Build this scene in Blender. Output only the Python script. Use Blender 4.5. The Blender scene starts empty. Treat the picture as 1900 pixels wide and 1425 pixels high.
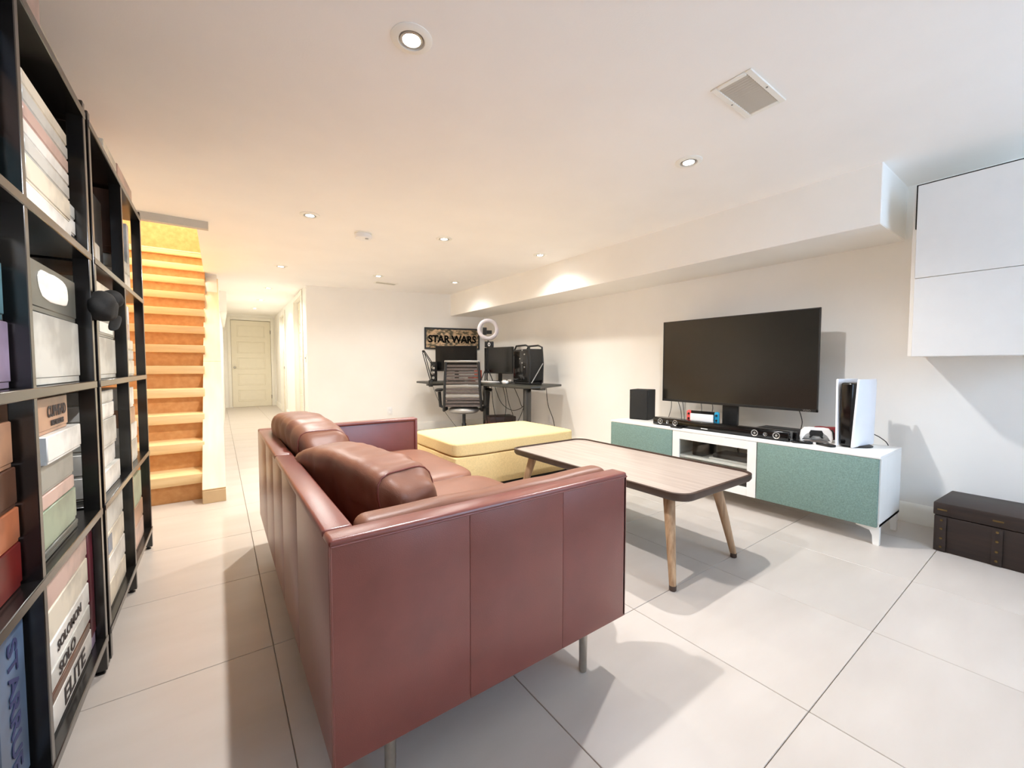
import bpy, bmesh, math, random
from mathutils import Vector, Matrix, noise
random.seed(7)
S = bpy.context.scene
COL = S.collection
PI = math.pi

# ------------------------------------------------------------------ camera, world, exposure
F_PX, W_PX = 759.0, 1900.0
cam_d = bpy.data.cameras.new('camera'); cam_d.sensor_width = 36.0; cam_d.lens = 36.0 * F_PX / W_PX
cam_d.clip_start = 0.02
cam = bpy.data.objects.new('camera', cam_d); COL.objects.link(cam)
cam.location = (0, 0, 0.96)
cam.rotation_euler = (math.radians(90 - 2.527), 0, math.radians(-35.654))
S.camera = cam
wd = bpy.data.worlds.new('world'); S.world = wd; wd.use_nodes = True
wd.node_tree.nodes['Background'].inputs[0].default_value = (0.52, 0.71, 1.0, 1)
wd.node_tree.nodes['Background'].inputs[1].default_value = 4.0
S.view_settings.view_transform = 'Standard'; S.view_settings.look = 'None'
S.view_settings.gamma = 1.0; S.view_settings.use_curve_mapping = False
S.view_settings.exposure = 1.58
S.cycles.use_denoising = True
S.cycles.max_bounces = 14; S.cycles.diffuse_bounces = 12; S.cycles.sample_clamp_indirect = 6.0
S.cycles.caustics_reflective = False; S.cycles.caustics_refractive = False
POT_W = 37.0           # power of one downlight
POT_ANGLE = 146.0
H = 2.05               # ceiling height

# ------------------------------------------------------------------ materials
MATS = {}
def mat(name, col, rough=0.6, metal=0.0, var=0.06, scale=12.0, bump=0.0, bscale=80.0, col2=None,
        stretch=None, spec=0.5, coat=0.0, detail=4.0, emit=None, estr=0.0, contrast=0.0):
    if name in MATS: return MATS[name]
    m = bpy.data.materials.new(name); m.use_nodes = True
    nt = m.node_tree; b = nt.nodes['Principled BSDF']
    b.inputs['Roughness'].default_value = rough; b.inputs['Metallic'].default_value = metal
    b.inputs['Specular IOR Level'].default_value = spec
    if coat: b.inputs['Coat Weight'].default_value = coat; b.inputs['Coat Roughness'].default_value = 0.2
    tc = nt.nodes.new('ShaderNodeTexCoord'); mp = nt.nodes.new('ShaderNodeMapping')
    nt.links.new(tc.outputs['Object'], mp.inputs[0])
    if stretch: mp.inputs['Scale'].default_value = stretch
    n = nt.nodes.new('ShaderNodeTexNoise'); n.inputs['Scale'].default_value = scale; n.inputs['Detail'].default_value = detail
    nt.links.new(mp.outputs[0], n.inputs['Vector'])
    r = nt.nodes.new('ShaderNodeValToRGB')
    c2 = col2 or tuple(max(0, c * (1 - 2 * var)) for c in col)
    if not col2: c1 = tuple(min(1, c * (1 + var)) for c in col)
    else: c1 = col
    r.color_ramp.elements[0].color = (*c2, 1); r.color_ramp.elements[1].color = (*c1, 1)
    r.color_ramp.elements[0].position = 0.3 + contrast; r.color_ramp.elements[1].position = 0.7 - contrast
    nt.links.new(n.outputs['Fac'], r.inputs[0]); nt.links.new(r.outputs[0], b.inputs['Base Color'])
    if bump:
        n2 = nt.nodes.new('ShaderNodeTexNoise'); n2.inputs['Scale'].default_value = bscale; n2.inputs['Detail'].default_value = 3
        nt.links.new(tc.outputs['Object'], n2.inputs['Vector'])
        bp = nt.nodes.new('ShaderNodeBump'); bp.inputs['Strength'].default_value = bump; bp.inputs['Distance'].default_value = 0.004
        nt.links.new(n2.outputs['Fac'], bp.inputs['Height']); nt.links.new(bp.outputs[0], b.inputs['Normal'])
    if emit:
        b.inputs['Emission Color'].default_value = (*emit, 1); b.inputs['Emission Strength'].default_value = estr
    MATS[name] = m
    return m

def s2l(r, g, b):
    f = lambda c: (c / 255 / 12.92) if c / 255 <= 0.04045 else ((c / 255 + 0.055) / 1.055) ** 2.4
    return (f(r), f(g), f(b))

M_WALL = mat('wall_paint', s2l(243, 241, 236), 0.75, var=0.012, scale=3, bump=0.05, bscale=220)
M_CEIL = mat('ceiling_paint', s2l(249, 247, 244), 0.85, var=0.01, scale=3, bump=0.06, bscale=160)
M_WHITE = mat('white_trim_paint', s2l(242, 240, 232), 0.45, var=0.01)
M_DOORW = mat('door_paint', s2l(236, 230, 212), 0.5, var=0.01)
M_LAC = mat('white_lacquer', s2l(243, 242, 238), 0.35, var=0.01)
M_PLAS = mat('white_plastic', s2l(238, 238, 238), 0.3, var=0.01)
M_GROUT = mat('grout', s2l(184, 176, 167), 0.9, var=0.05)
M_BLACK = mat('black_metal', s2l(22, 20, 19), 0.22, var=0.1, scale=60, spec=0.9)
M_BLKP = mat('black_plastic', s2l(26, 26, 26), 0.45, var=0.08, scale=50)
M_BLKG = mat('black_gloss', s2l(9, 9, 10), 0.12, var=0.05)
M_BLKM = mat('black_matte', s2l(34, 33, 31), 0.8, var=0.12, scale=200)
M_CHROME = mat('brushed_metal', s2l(190, 185, 175), 0.3, metal=1.0, var=0.04, scale=80)
M_SILV = mat('silver_plastic', s2l(170, 168, 164), 0.35, metal=0.6, var=0.04)
M_LEATH = mat('cognac_leather', s2l(124, 62, 53), 0.3, var=0.07, scale=9, bump=0.12, bscale=420, spec=0.85)
M_LEATHC = mat('cognac_leather_soft', s2l(134, 88, 68), 0.42, var=0.08, scale=6, bump=0.12, bscale=380, spec=0.45)
M_YEL = mat('yellow_fabric', s2l(230, 202, 146), 0.95, var=0.05, scale=120, bump=0.3, bscale=600, spec=0.2)
M_TEAL = mat('teal_fabric', s2l(126, 152, 144), 0.9, var=0.12, scale=180, bump=0.25, bscale=500, spec=0.2)
M_MAPLE = mat('maple', s2l(232, 204, 156), 0.42, col2=s2l(218, 186, 136), scale=2.2, stretch=(1.2, 14, 14), spec=0.4)
M_MAPLE_L = mat('pale_maple', s2l(240, 222, 192), 0.45, col2=s2l(232, 210, 176), scale=2, stretch=(10, 1, 2), spec=0.35)
M_OSB = mat('maple_riser', s2l(206, 156, 104), 0.6, col2=s2l(190, 136, 84), scale=26, spec=0.3)
M_TTOP = mat('washed_oak', s2l(188, 174, 162), 0.3, col2=s2l(168, 152, 140), scale=3, stretch=(16, 1, 1), spec=0.5)
M_TRIM_BR = mat('dark_brown_edge', s2l(70, 52, 42), 0.45, var=0.12, scale=20)
M_LEGW = mat('rough_oak', s2l(196, 164, 130), 0.6, col2=s2l(138, 106, 78), scale=4, stretch=(14, 14, 1), spec=0.3)
M_TRUNK = mat('dark_stained_wood', s2l(42, 28, 22), 0.55, var=0.25, scale=4, stretch=(1, 1, 14))
M_BRASS = mat('aged_brass', s2l(120, 98, 60), 0.45, metal=0.8, var=0.2, scale=30)
M_GREYT = mat('grey_shaded_paint', s2l(200, 196, 186), 0.8, var=0.02)  # stair header's shade is put into this grey; vent slats share it
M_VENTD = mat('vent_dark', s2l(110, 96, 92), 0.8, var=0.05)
M_GLASS = None
def glass(name, tint=(1, 1, 1), rough=0.02):
    if name in MATS: return MATS[name]
    m = bpy.data.materials.new(name); m.use_nodes = True; nt = m.node_tree
    nt.nodes.remove(nt.nodes['Principled BSDF'])
    out = nt.nodes['Material Output']
    t = nt.nodes.new('ShaderNodeBsdfTransparent'); t.inputs[0].default_value = (*tint, 1)
    g = nt.nodes.new('ShaderNodeBsdfGlossy'); g.inputs['Roughness'].default_value = rough
    lw = nt.nodes.new('ShaderNodeLayerWeight'); pw = nt.nodes.new('ShaderNodeMath'); pw.operation = 'POWER'; pw.inputs[1].default_value = 4.0
    fr = nt.nodes.new('ShaderNodeMath'); fr.operation = 'MULTIPLY_ADD'; fr.inputs[1].default_value = 0.6; fr.inputs[2].default_value = 0.04
    nt.links.new(lw.outputs['Facing'], pw.inputs[0]); nt.links.new(pw.outputs[0], fr.inputs[0])
    mx = nt.nodes.new('ShaderNodeMixShader')
    nt.links.new(fr.outputs[0], mx.inputs[0]); nt.links.new(t.outputs[0], mx.inputs[1]); nt.links.new(g.outputs[0], mx.inputs[2])
    nt.links.new(mx.outputs[0], out.inputs['Surface'])
    MATS[name] = m
    return m
M_PANE = glass('clear_glass', (0.95, 0.96, 0.95))
M_PANED = glass('smoked_glass', (0.25, 0.28, 0.26))

def tile_mat():
    m = mat('porcelain_tile', s2l(200, 191, 182), 0.34, col2=s2l(190, 180, 170), scale=2.0, stretch=(1, 3.0, 1), spec=0.45, detail=6)
    nt = m.node_tree; b = nt.nodes['Principled BSDF']
    oi = nt.nodes.new('ShaderNodeObjectInfo'); hv = nt.nodes.new('ShaderNodeHueSaturation')
    mr = nt.nodes.new('ShaderNodeMapRange'); mr.inputs['To Min'].default_value = 0.975; mr.inputs['To Max'].default_value = 1.02
    nt.links.new(oi.outputs['Random'], mr.inputs['Value']); nt.links.new(mr.outputs[0], hv.inputs['Value'])
    src = b.inputs['Base Color'].links[0].from_socket
    nt.links.new(src, hv.inputs['Color']); nt.links.new(hv.outputs[0], b.inputs['Base Color'])
    return m
M_TILE = tile_mat()

# ------------------------------------------------------------------ mesh helpers
def merge(bm, t, M=None):
    me = bpy.data.meshes.new('tmp'); t.to_mesh(me); t.free()
    if M is not None: me.transform(M)
    bm.from_mesh(me); bpy.data.meshes.remove(me)
def box(bm, lo, hi, bev=0.0, seg=2, M=None):
    t = bmesh.new(); bmesh.ops.create_cube(t, size=1.0)
    sx, sy, sz = (hi[i] - lo[i] for i in range(3)); c = [(hi[i] + lo[i]) / 2 for i in range(3)]
    for v in t.verts: v.co = Vector((v.co.x * sx + c[0], v.co.y * sy + c[1], v.co.z * sz + c[2]))
    if bev > 0:
        bev = min(bev, 0.49 * min(abs(sx), abs(sy), abs(sz)))
        bmesh.ops.bevel(t, geom=list(t.edges), offset=bev, segments=seg, profile=0.5, affect='EDGES')
    merge(bm, t, M); return bm
def B(lo, hi, bev=0.0, seg=2, M=None): return box(bmesh.new(), lo, hi, bev, seg, M)
def prism(bm, pts, z0, z1, bev=0.0, seg=2, M=None):
    """polygon pts (x,y) extruded from z0 to z1"""
    t = bmesh.new(); vs = [t.verts.new((p[0], p[1], z0)) for p in pts]
    f = t.faces.new(vs)
    r = bmesh.ops.extrude_face_region(t, geom=[f])
    for v in [g for g in r['geom'] if isinstance(g, bmesh.types.BMVert)]: v.co.z = z1
    bmesh.ops.recalc_face_normals(t, faces=t.faces)
    if bev > 0:
        es = [e for e in t.edges if abs(e.verts[0].co.z - e.verts[1].co.z) < 1e-6]
        bmesh.ops.bevel(t, geom=es, offset=bev, segments=seg, profile=0.5, affect='EDGES')
    merge(bm, t, M); return bm
def lathe(bm, prof, n=24, M=None, cap=True):
    """prof list of (r,z)"""
    t = bmesh.new(); rings = []
    for r, z in prof:
        rings.append([t.verts.new((r * math.cos(2 * PI * i / n), r * math.sin(2 * PI * i / n), z)) for i in range(n)])
    for a, b in zip(rings, rings[1:]):
        for i in range(n): t.faces.new((a[i], a[(i + 1) % n], b[(i + 1) % n], b[i]))
    if cap:
        if prof[0][0] > 1e-6: t.faces.new(list(reversed(rings[0])))
        if prof[-1][0] > 1e-6: t.faces.new(rings[-1])
    bmesh.ops.remove_doubles(t, verts=t.verts, dist=1e-6)
    bmesh.ops.recalc_face_normals(t, faces=t.faces)
    merge(bm, t, M); return bm
def tube(bm, pts, r, n=8, r2=None):
    pts = [Vector(p) for p in pts]; t = bmesh.new(); rings = []; N = len(pts)
    up = Vector((0, 0, 1)); prev = None
    for k, p in enumerate(pts):
        d = (pts[min(k + 1, N - 1)] - pts[max(k - 1, 0)]).normalized()
        if prev is None:
            a = up if abs(d.dot(up)) < 0.9 else Vector((1, 0, 0)); u = d.cross(a).normalized()
        else:
            u = (prev - d * prev.dot(d)).normalized()
        prev = u; v = d.cross(u)
        rr = r if r2 is None else r + (r2 - r) * k / max(1, N - 1)
        rings.append([t.verts.new(p + (u * math.cos(2 * PI * i / n) + v * math.sin(2 * PI * i / n)) * rr) for i in range(n)])
    for a, b in zip(rings, rings[1:]):
        for i in range(n): t.faces.new((a[i], a[(i + 1) % n], b[(i + 1) % n], b[i]))
    t.faces.new(list(reversed(rings[0]))); t.faces.new(rings[-1])
    bmesh.ops.recalc_face_normals(t, faces=t.faces)
    merge(bm, t); return bm
def soft(bm, lo, hi, n=4.0, cuts=12, wr=0.0, wscale=6.0, seed=0.0, fn=None, M=None):
    """superellipsoid cushion filling lo..hi, with wrinkles"""
    t = bmesh.new(); bmesh.ops.create_cube(t, size=2.0)
    bmesh.ops.subdivide_edges(t, edges=t.edges, cuts=cuts, use_grid_fill=True)
    c = Vector([(lo[i] + hi[i]) / 2 for i in range(3)]); h = Vector([(hi[i] - lo[i]) / 2 for i in range(3)])
    for v in t.verts:
        p = v.co.copy(); s = (abs(p.x) ** n + abs(p.y) ** n + abs(p.z) ** n) ** (1 / n); p /= s
        q = Vector((p.x * h.x, p.y * h.y, p.z * h.z))
        if wr:
            k = noise.noise((q * wscale) + Vector((seed, seed * 2, 0)))
            q += p.normalized() * wr * k
        if fn: q = fn(q, p)
        v.co = q + c
    merge(bm, t, M); return bm
def roundrect(x0, x1, y0, y1, r, n=7):
    P = []
    for cx, cy, a0 in ((x1 - r, y1 - r, 0), (x0 + r, y1 - r, 90), (x0 + r, y0 + r, 180), (x1 - r, y0 + r, 270)):
        for i in range(n): a = math.radians(a0 + 90 * i / (n - 1)); P.append((cx + r * math.cos(a), cy + r * math.sin(a)))
    return P
def obj(name, bm, m, parent=None, loc=None, rot=None, smooth=40):
    me = bpy.data.meshes.new(name)
    if not isinstance(bm, bmesh.types.BMesh): me = bm
    else: bm.to_mesh(me); bm.free()
    me.name = name
    if smooth:
        for p in me.polygons: p.use_smooth = True
        me.set_sharp_from_angle(angle=math.radians(smooth))
    if m is not None: me.materials.append(m)
    o = bpy.data.objects.new(name, me); COL.objects.link(o)
    if parent is not None: o.parent = parent
    if loc is not None: o.location = loc
    if rot is not None: o.rotation_euler = rot
    return o
def tag(o, label, cat, group=None):
    o['label'] = label; o['category'] = cat
    if group: o['group'] = group
    return o
def thing(name, label, cat, loc=(0, 0, 0), rz=0.0, group=None):
    o = bpy.data.objects.new(name, None); o.empty_display_size = 0.05; COL.objects.link(o)
    o.location = loc; o.rotation_euler = (0, 0, rz)
    return tag(o, label, cat, group)
def struct(name, bm, m, **k):
    o = obj(name, bm, m, **k); o['kind'] = 'structure'; return o
def dup(root, loc, rz=None, label=None, group=None):
    r = root.copy(); COL.objects.link(r); r.location = loc
    if rz is not None: r.rotation_euler = (0, 0, rz)
    if label: r['label'] = label
    if group: r['group'] = group
    for ch in list(root.children):
        c = ch.copy(); COL.objects.link(c); c.parent = r
        for g in list(ch.children):
            d = g.copy(); COL.objects.link(d); d.parent = c
    return r
def text_mesh(txt, size, depth=0.0008, sx=1.0, bold=0.0, sp=1.0):
    cu = bpy.data.curves.new('t', 'FONT'); cu.body = txt; cu.size = size; cu.extrude = depth; cu.align_x = 'CENTER'; cu.align_y = 'CENTER'
    cu.offset = bold; cu.space_character = sp; cu.resolution_u = 3
    o = bpy.data.objects.new('t', cu); COL.objects.link(o)
    dg = bpy.context.evaluated_depsgraph_get(); dg.update()
    me = bpy.data.meshes.new_from_object(o.evaluated_get(dg))
    bpy.data.objects.remove(o); bpy.data.curves.remove(cu)
    me.materials.clear()
    me.transform(Matrix.Diagonal((sx, 1, 1, 1)))
    return me
def Rz(a): return Matrix.Rotation(a, 4, 'Z')
def T(x, y, z): return Matrix.Translation((x, y, z))

# ------------------------------------------------------------------ floor
X0, X1, Y0, Y1 = -0.98, 3.44, -1.7, 11.45
XL, XR = -0.72, 3.44                      # room side walls
FAR_A, FAR_B = Vector((0.99, 6.17)), Vector((3.60, 5.51))   # far wall line (slightly skewed)
floor = struct('floor', B((X0 - .1, Y0 - .1, -0.06), (XR + .15, Y1 + .1, -0.007)), M_GROUT, smooth=0)
tile_cache = {}
gx, gy, gs, gap = 0.13, 0.41, 0.59, 0.0011
for i in range(-2, 6):
    for j in range(-4, 19):
        x0, x1 = max(gx + gs * i, X0), min(gx + gs * (i + 1), XR); y0, y1 = max(gy + gs * j, Y0), min(gy + gs * (j + 1), Y1)
        if x1 - x0 < .02 or y1 - y0 < .02: continue
        if y0 > 6.3 and x0 > 1.2: continue
        if x1 < -0.15 and y0 > 3.9: continue
        k = (round(x1 - x0, 3), round(y1 - y0, 3))
        if k not in tile_cache:
            me = bpy.data.meshes.new('tile'); b = B((gap, gap, -0.008), (k[0] - gap, k[1] - gap, 0.0), 0.0012, 1); b.to_mesh(me); b.free()
            me.materials.append(M_TILE); tile_cache[k] = me
        o = bpy.data.objects.new('tile', tile_cache[k]); COL.objects.link(o); o.parent = floor; o.location = (x0, y0, 0)

# ------------------------------------------------------------------ shell
bm = bmesh.new()
box(bm, (X0 - .1, Y0 - .1, H), (XR + .15, 3.93, H + .12))
box(bm, (-0.11, 3.93, H), (XR + .15, 6.4, H + .12))
prism(bm, [(6.4, H), (11.55, H + .10), (11.55, H + .2), (6.4, H + .12)], -0.11, 1.35, M=Matrix(((0, 0, 1, 0), (1, 0, 0, 0), (0, 1, 0, 0), (0, 0, 0, 1))))
struct('ceiling', bm, M_CEIL, smooth=0)
# left wall with return at the stairwell
bm = bmesh.new()
box(bm, (XL - .12, Y0, 0), (XL, 3.25, H)); box(bm, (X0 - .12, 3.25, 0), (X0, 6.6, 4.0)); box(bm, (X0, 3.25, 0), (XL, 3.33, H))
struct('wall_left', bm, M_WALL, smooth=0)
# far wall (skewed)
d = (FAR_B - FAR_A); ang = math.atan2(d.y, d.x); L = d.length
struct('wall_far', B((0, 0, 0), (L, 0.12, H), M=T(FAR_A.x, FAR_A.y, 0) @ Rz(ang)), M_WALL, smooth=0)
struct('wall_right', B((XR, Y0, 0), (XR + .12, 5.62, H)), M_WALL, smooth=0)
# hall walls
hang = math.atan2(11.45 - 6.17, 1.14 - 0.99); HL = math.hypot(11.45 - 6.17, .15)
MH = T(FAR_A.x, FAR_A.y, 0) @ Rz(hang)            # local x runs down the hall, local -y points right
bm = bmesh.new()
for a, b2, z0, z1 in ((0, .42, 0, H + .12), (.42, 1.30, 1.98, H + .12), (1.30, 2.9, 0, H + .12), (2.9, 3.75, 1.98, H + .14), (3.75, HL, 0, H + .16)):
    box(bm, (a, -.12, z0), (b2, 0, z1), M=MH)
box(bm, (-.0, -.25, 0), (HL, -.13, H + .16), M=MH)  # added backing, keeps outside light from leaking round the doors
struct('wall_hall_right', bm, M_WALL, smooth=0)
bm = bmesh.new(); MHL = T(0.015, 6.35, 0) @ Rz(math.atan2(5.1, .10))
box(bm, (0, 0, 0), (5.12, .12, H + .16), M=MHL)
struct('wall_hall_left', bm, M_WALL, smooth=0)
bm = bmesh.new(); box(bm, (0.02, 7.5, 1.76), (0.125, 11.4, H + .16))
struct('wall_hall_bulkhead', bm, M_WALL, smooth=0)
bm = bmesh.new()
box(bm, (-.1, 11.4, 0), (.235, 11.5, H + .15)); box(bm, (1.05, 11.4, 0), (1.3, 11.5, H + .15)); box(bm, (.235, 11.4, 2.035), (1.05, 11.5, H + .15)); box(bm, (-.2, 11.5, 0), (1.4, 11.6, H + .2))  # last box is an added backing that blocks light leaking round the door
struct('wall_hall_end', bm, M_WALL, smooth=0)
# near wall behind the camera, with a wide window
bm = bmesh.new()
wx0, wx1, wz0, wz1 = 1.0, 2.95, .95, 1.95; wm = (wx0 + wx1) / 2
box(bm, (XL - .1, Y0 - .14, 0), (wx0, Y0, H)); box(bm, (wx1, Y0 - .14, 0), (XR + .1, Y0, H))
box(bm, (wx0, Y0 - .14, 0), (wx1, Y0, wz0)); box(bm, (wx0, Y0 - .14, wz1), (wx1, Y0, H))
struct('wall_near', bm, M_WALL, smooth=0)
wn = struct('window_1', B((wx0 + .04, Y0 - .09, wz0 + .04), (wx1 - .04, Y0 - .084, wz1 - .04)), M_PANE, smooth=0)
bm = bmesh.new()
for lo, hi in (((wx0, wz0), (wx1, wz0 + .045)), ((wx0, wz1 - .045), (wx1, wz1)), ((wx0, wz0), (wx0 + .045, wz1)), ((wx1 - .045, wz0), (wx1, wz1)), ((wm - .02, wz0), (wm + .02, wz1))):
    box(bm, (lo[0], Y0 - .12, lo[1]), (hi[0], Y0 - .05, hi[1]), .004)
obj('window_frame', bm, M_WHITE, wn)
# bulkhead along the right wall
BX, BZ = 2.915, 1.725
struct('wall_bulkhead', B((BX, 0.66, BZ), (XR + .02, 5.72, H + .02), 0.004, 1), M_WALL, smooth=0)
# baseboards
def base_prof(bm, L, M):
    pts = [(0, 0), (-.014, 0), (-.014, .085), (-.010, .10), (-.006, .115), (0, .12)]
    prism(bm, pts, 0, L, M=M @ Matrix(((0, 0, 1, 0), (1, 0, 0, 0), (0, 1, 0, 0), (0, 0, 0, 1))))
bm = bmesh.new(); base_prof(bm, 5.6 - Y0, T(XR, 5.6, 0) @ Rz(-PI / 2)); struct('baseboard_right', bm, M_WHITE)
bm = bmesh.new(); base_prof(bm, L - .17, T(FAR_A.x, FAR_A.y, 0) @ Rz(ang)); struct('baseboard_far', bm, M_WHITE)
bm = bmesh.new()
for a, b2 in ((0.0, .34), (1.38, 2.82), (3.83, HL - .05)):
    pts = [(0, 0), (.014, 0), (.014, .085), (.006, .115), (0, .12)]
    prism(bm, pts, a, b2, M=MH @ Matrix(((0, 0, 1, 0), (1, 0, 0, 0), (0, 1, 0, 0), (0, 0, 0, 1))))
struct('baseboard_hall', bm, M_WHITE)
# stair opening header and upper stairwell shell
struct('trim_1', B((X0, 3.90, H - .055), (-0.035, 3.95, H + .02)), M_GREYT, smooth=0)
bm = bmesh.new()
box(bm, (-0.10, 3.93, H + .12), (0.0, 6.6, 4.0)); box(bm, (X0 - .1, 3.85, H + .12), (0, 3.95, 4.0))
box(bm, (X0 - .1, 6.5, 2.3), (0, 6.62, 4.0)); box(bm, (X0 - .2, 3.85, 4.0), (.1, 6.7, 4.1)); box(bm, (X0, 6.245, 2.0), (-.1, 6.6, 2.285))
box(bm, (-.10, 6.1, 0), (.01, 6.6, H + .12)); box(bm, (X0, 6.5, 0), (-.1, 6.6, 2.29))
struct('wall_stairwell', bm, M_WALL, smooth=0)
# knee wall below the sloped cap
MYZ = Matrix(((0, 0, 1, 0), (1, 0, 0, 0), (0, 1, 0, 0), (0, 0, 0, 1)))   # (y,z) polygon extruded along x
bm = bmesh.new(); prism(bm, [(3.56, 0), (6.3, 0), (6.3, H + .05), (6.15, H), (3.56, .07)], -0.095, 0.012, M=MYZ)
struct('wall_stair_side', bm, M_WALL, smooth=0)

# ------------------------------------------------------------------ doors
def panel_door(name, w, h, M, label_knob='lever', knob_side=-1, hinges=True):
    d = struct(name, B((0, 0, 0.002), (w, .035, h), .003, 1, M), M_DOORW)
    ph = (h - .12 - .1 * 4 - .12) / 5
    for k in range(5):
        z0 = .13 + k * (ph + .1)
        bm = bmesh.new()
        t = .014; a, b2 = .115, w - .115
        for lo, hi in (((a, -.006, z0), (b2, .001, z0 + t)), ((a, -.006, z0 + ph - t), (b2, .001, z0 + ph)), ((a, -.006, z0), (a + t, .001, z0 + ph)), ((b2 - t, -.006, z0), (b2, .001, z0 + ph))):
            box(bm, lo, hi, .004, 1, M)
        box(bm, (a + .03, -.004, z0 + .03), (b2 - .03, .001, z0 + ph - .03), .003, 1, M)
        obj('door_panel', bm, M_DOORW, d)
    kx = .06 if knob_side < 0 else w - .06
    bm = bmesh.new(); lathe(bm, [(.026, 0), (.026, .006), (.010, .008), (.010, .03), (.024, .036), (.026, .05), (.018, .06), (0, .062)], 16, M @ T(kx, 0, .93) @ Matrix.Rotation(PI / 2, 4, 'X'))
    obj('knob', bm, M_CHROME, d)
    if hinges:
        for z in (.22, h - .25):
            hx = w + .002 if knob_side < 0 else -.002
            obj('hinge', B((hx - .008, -.008, z - .045), (hx + .008, .004, z + .045), .002, 1, M), M_BLACK, d)
    return d
def casing(name, w, h, M, t=.075):
    bm = bmesh.new()
    for lo, hi in (((-t, -.018, 0), (-.004, 0, h + t)), ((w + .004, -.018, 0), (w + t, 0, h + t)), ((-.004, -.018, h + .004), (w + .004, 0, h + t))):
        box(bm, lo, hi, .005, 2, M)
    for lo, hi in (((-.02, 0, 0), (-.004, .1, h + .02)), ((w + .004, 0, 0), (w + .02, .1, h + .02)), ((-.02, 0, h + .004), (w + .02, .1, h + .02))):
        box(bm, lo, hi, 0, 2, M)
    return struct(name, bm, M_WHITE)
MD = T(.25, 11.41, 0)
panel_door('door_1', .785, 2.015, MD)
casing('trim_2', .785, 2.02, T(.25, 11.4, 0), .07)
# two doors in the right hall wall; local frame: x down the hall, -y toward the hall
MR = MH @ T(0, 0, 0) @ Matrix.Scale(-1, 4, (0, 1, 0))
panel_door('door_2', .83, 1.97, MH @ T(3.74, .0, 0) @ Rz(PI) @ T(0, .03, 0), knob_side=1, hinges=False)
casing('trim_3', .85, 1.975, MH @ T(3.75, .002, 0) @ Rz(PI), .07)
casing('trim_4', .88, 1.975, MH @ T(1.30, .002, 0) @ Rz(PI), .07)
panel_door('door_3', .86, 1.97, MH @ T(1.29, .0, 0) @ Rz(PI) @ T(0, .05, 0), knob_side=1, hinges=False)

# ------------------------------------------------------------------ staircase
RISE, GO, YN = .192, .23, 3.65
st = thing('staircase', 'straight maple staircase with closed risers climbing through the ceiling opening', 'stairs', (0, 0, 0))
for k in range(11):
    y = YN + GO * k; z = RISE * (k + 1)
    obj('tread', B((X0, y, z - .07), (-.1, y + GO + .04, z), .006, 2), M_MAPLE, st)
for k in range(12):
    y = YN + GO * k + .035; z = RISE * k
    obj('riser', B((X0, y, z - (0 if k == 0 else .03)), (-.1, y + .018, z + RISE - .066)), M_OSB, st, smooth=0)
obj('landing_nosing', B((X0, YN + GO * 11 - .01, RISE * 12 - .06), (-.1, YN + GO * 11 + .5, RISE * 12 - .01), .004), M_MAPLE, st)
obj('landing_strip', B((X0, YN + GO * 11 - .013, RISE * 12 - .012), (-.1, YN + GO * 11 + .02, RISE * 12)), M_CHROME, st)
def cap_piece(y0, y1):
    sl = (H - .10) / (6.16 - 3.53); z0 = .10 + (y0 - 3.53) * sl; z1 = .10 + (y1 - 3.53) * sl
    b = bmesh.new(); prism(b, [(y0, z0), (y1, z1), (y1 + .03, z1 - .04), (y0 + .03, z0 - .04)], -0.112, 0.022, M=MYZ); return b
obj('stringer_cap', cap_piece(3.53, 4.748), M_MAPLE_L, st, smooth=0)
obj('stringer_cap', cap_piece(4.752, 6.1), M_MAPLE_L, st, smooth=0)
obj('newel_base', B((-.112, 3.525, 0), (.022, 3.575, .088), .002, 1), mat('tan_wood_base', s2l(206, 178, 138), .5, var=.04), st)
bm = bmesh.new(); prism(bm, [(3.6, 0.0), (6.0, 1.93), (6.0, 2.25), (3.9, .56), (3.6, .30)], -0.985, -0.967, M=MYZ)
obj('skirt_board', bm, M_LAC, st, smooth=0)
o = struct('door_4', B((X0 + .02, 6.44, 2.30), (-.12, 6.48, 3.9), .003, 1), M_OSB)

# ------------------------------------------------------------------ ceiling fittings
M_LENS = mat('led_lens', (1, 1, 1), .3, var=0, emit=(1.0, .97, .93), estr=40.0)
def downlight(x, y, label, z=H, warm=(1.0, .93, .83), w=POT_W, group='recessed ceiling downlights'):
    t = thing('ceiling_light', label, 'downlight', (x, y, z), 0, group)
    bm = bmesh.new(); lathe(bm, [(.040, -.001), (.044, -.007), (.060, -.006), (.068, -.002), (.068, .001), (.040, .001)], 40, cap=False)
    obj('trim_ring', bm, M_WHITE, t)
    bm = bmesh.new(); lathe(bm, [(.027, -.004), (.030, -.007), (.037, -.006), (.039, .0), (.027, .0)], 32, cap=False)
    obj('gimbal', bm, M_SILV, t)
    bm = bmesh.new(); lathe(bm, [(0, -.0045), (.020, -.0042), (.028, -.002)], 28)
    obj('lens', bm, M_LENS, t)
    l = bpy.data.lights.new('downlight_lamp', 'SPOT'); l.energy = w; l.color = warm; l.spot_size = math.radians(POT_ANGLE); l.spot_blend = .9; l.shadow_soft_size = .022
    lo = bpy.data.objects.new('downlight_lamp', l); COL.objects.link(lo); lo.parent = t; lo.location = (0, 0, -.03)
    return t
hz = lambda y: H + max(0, (y - 6.4) * .10 / 5.15)
WARM, NEUT = (1.0, .975, .92), (.985, .975, .98)
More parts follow.
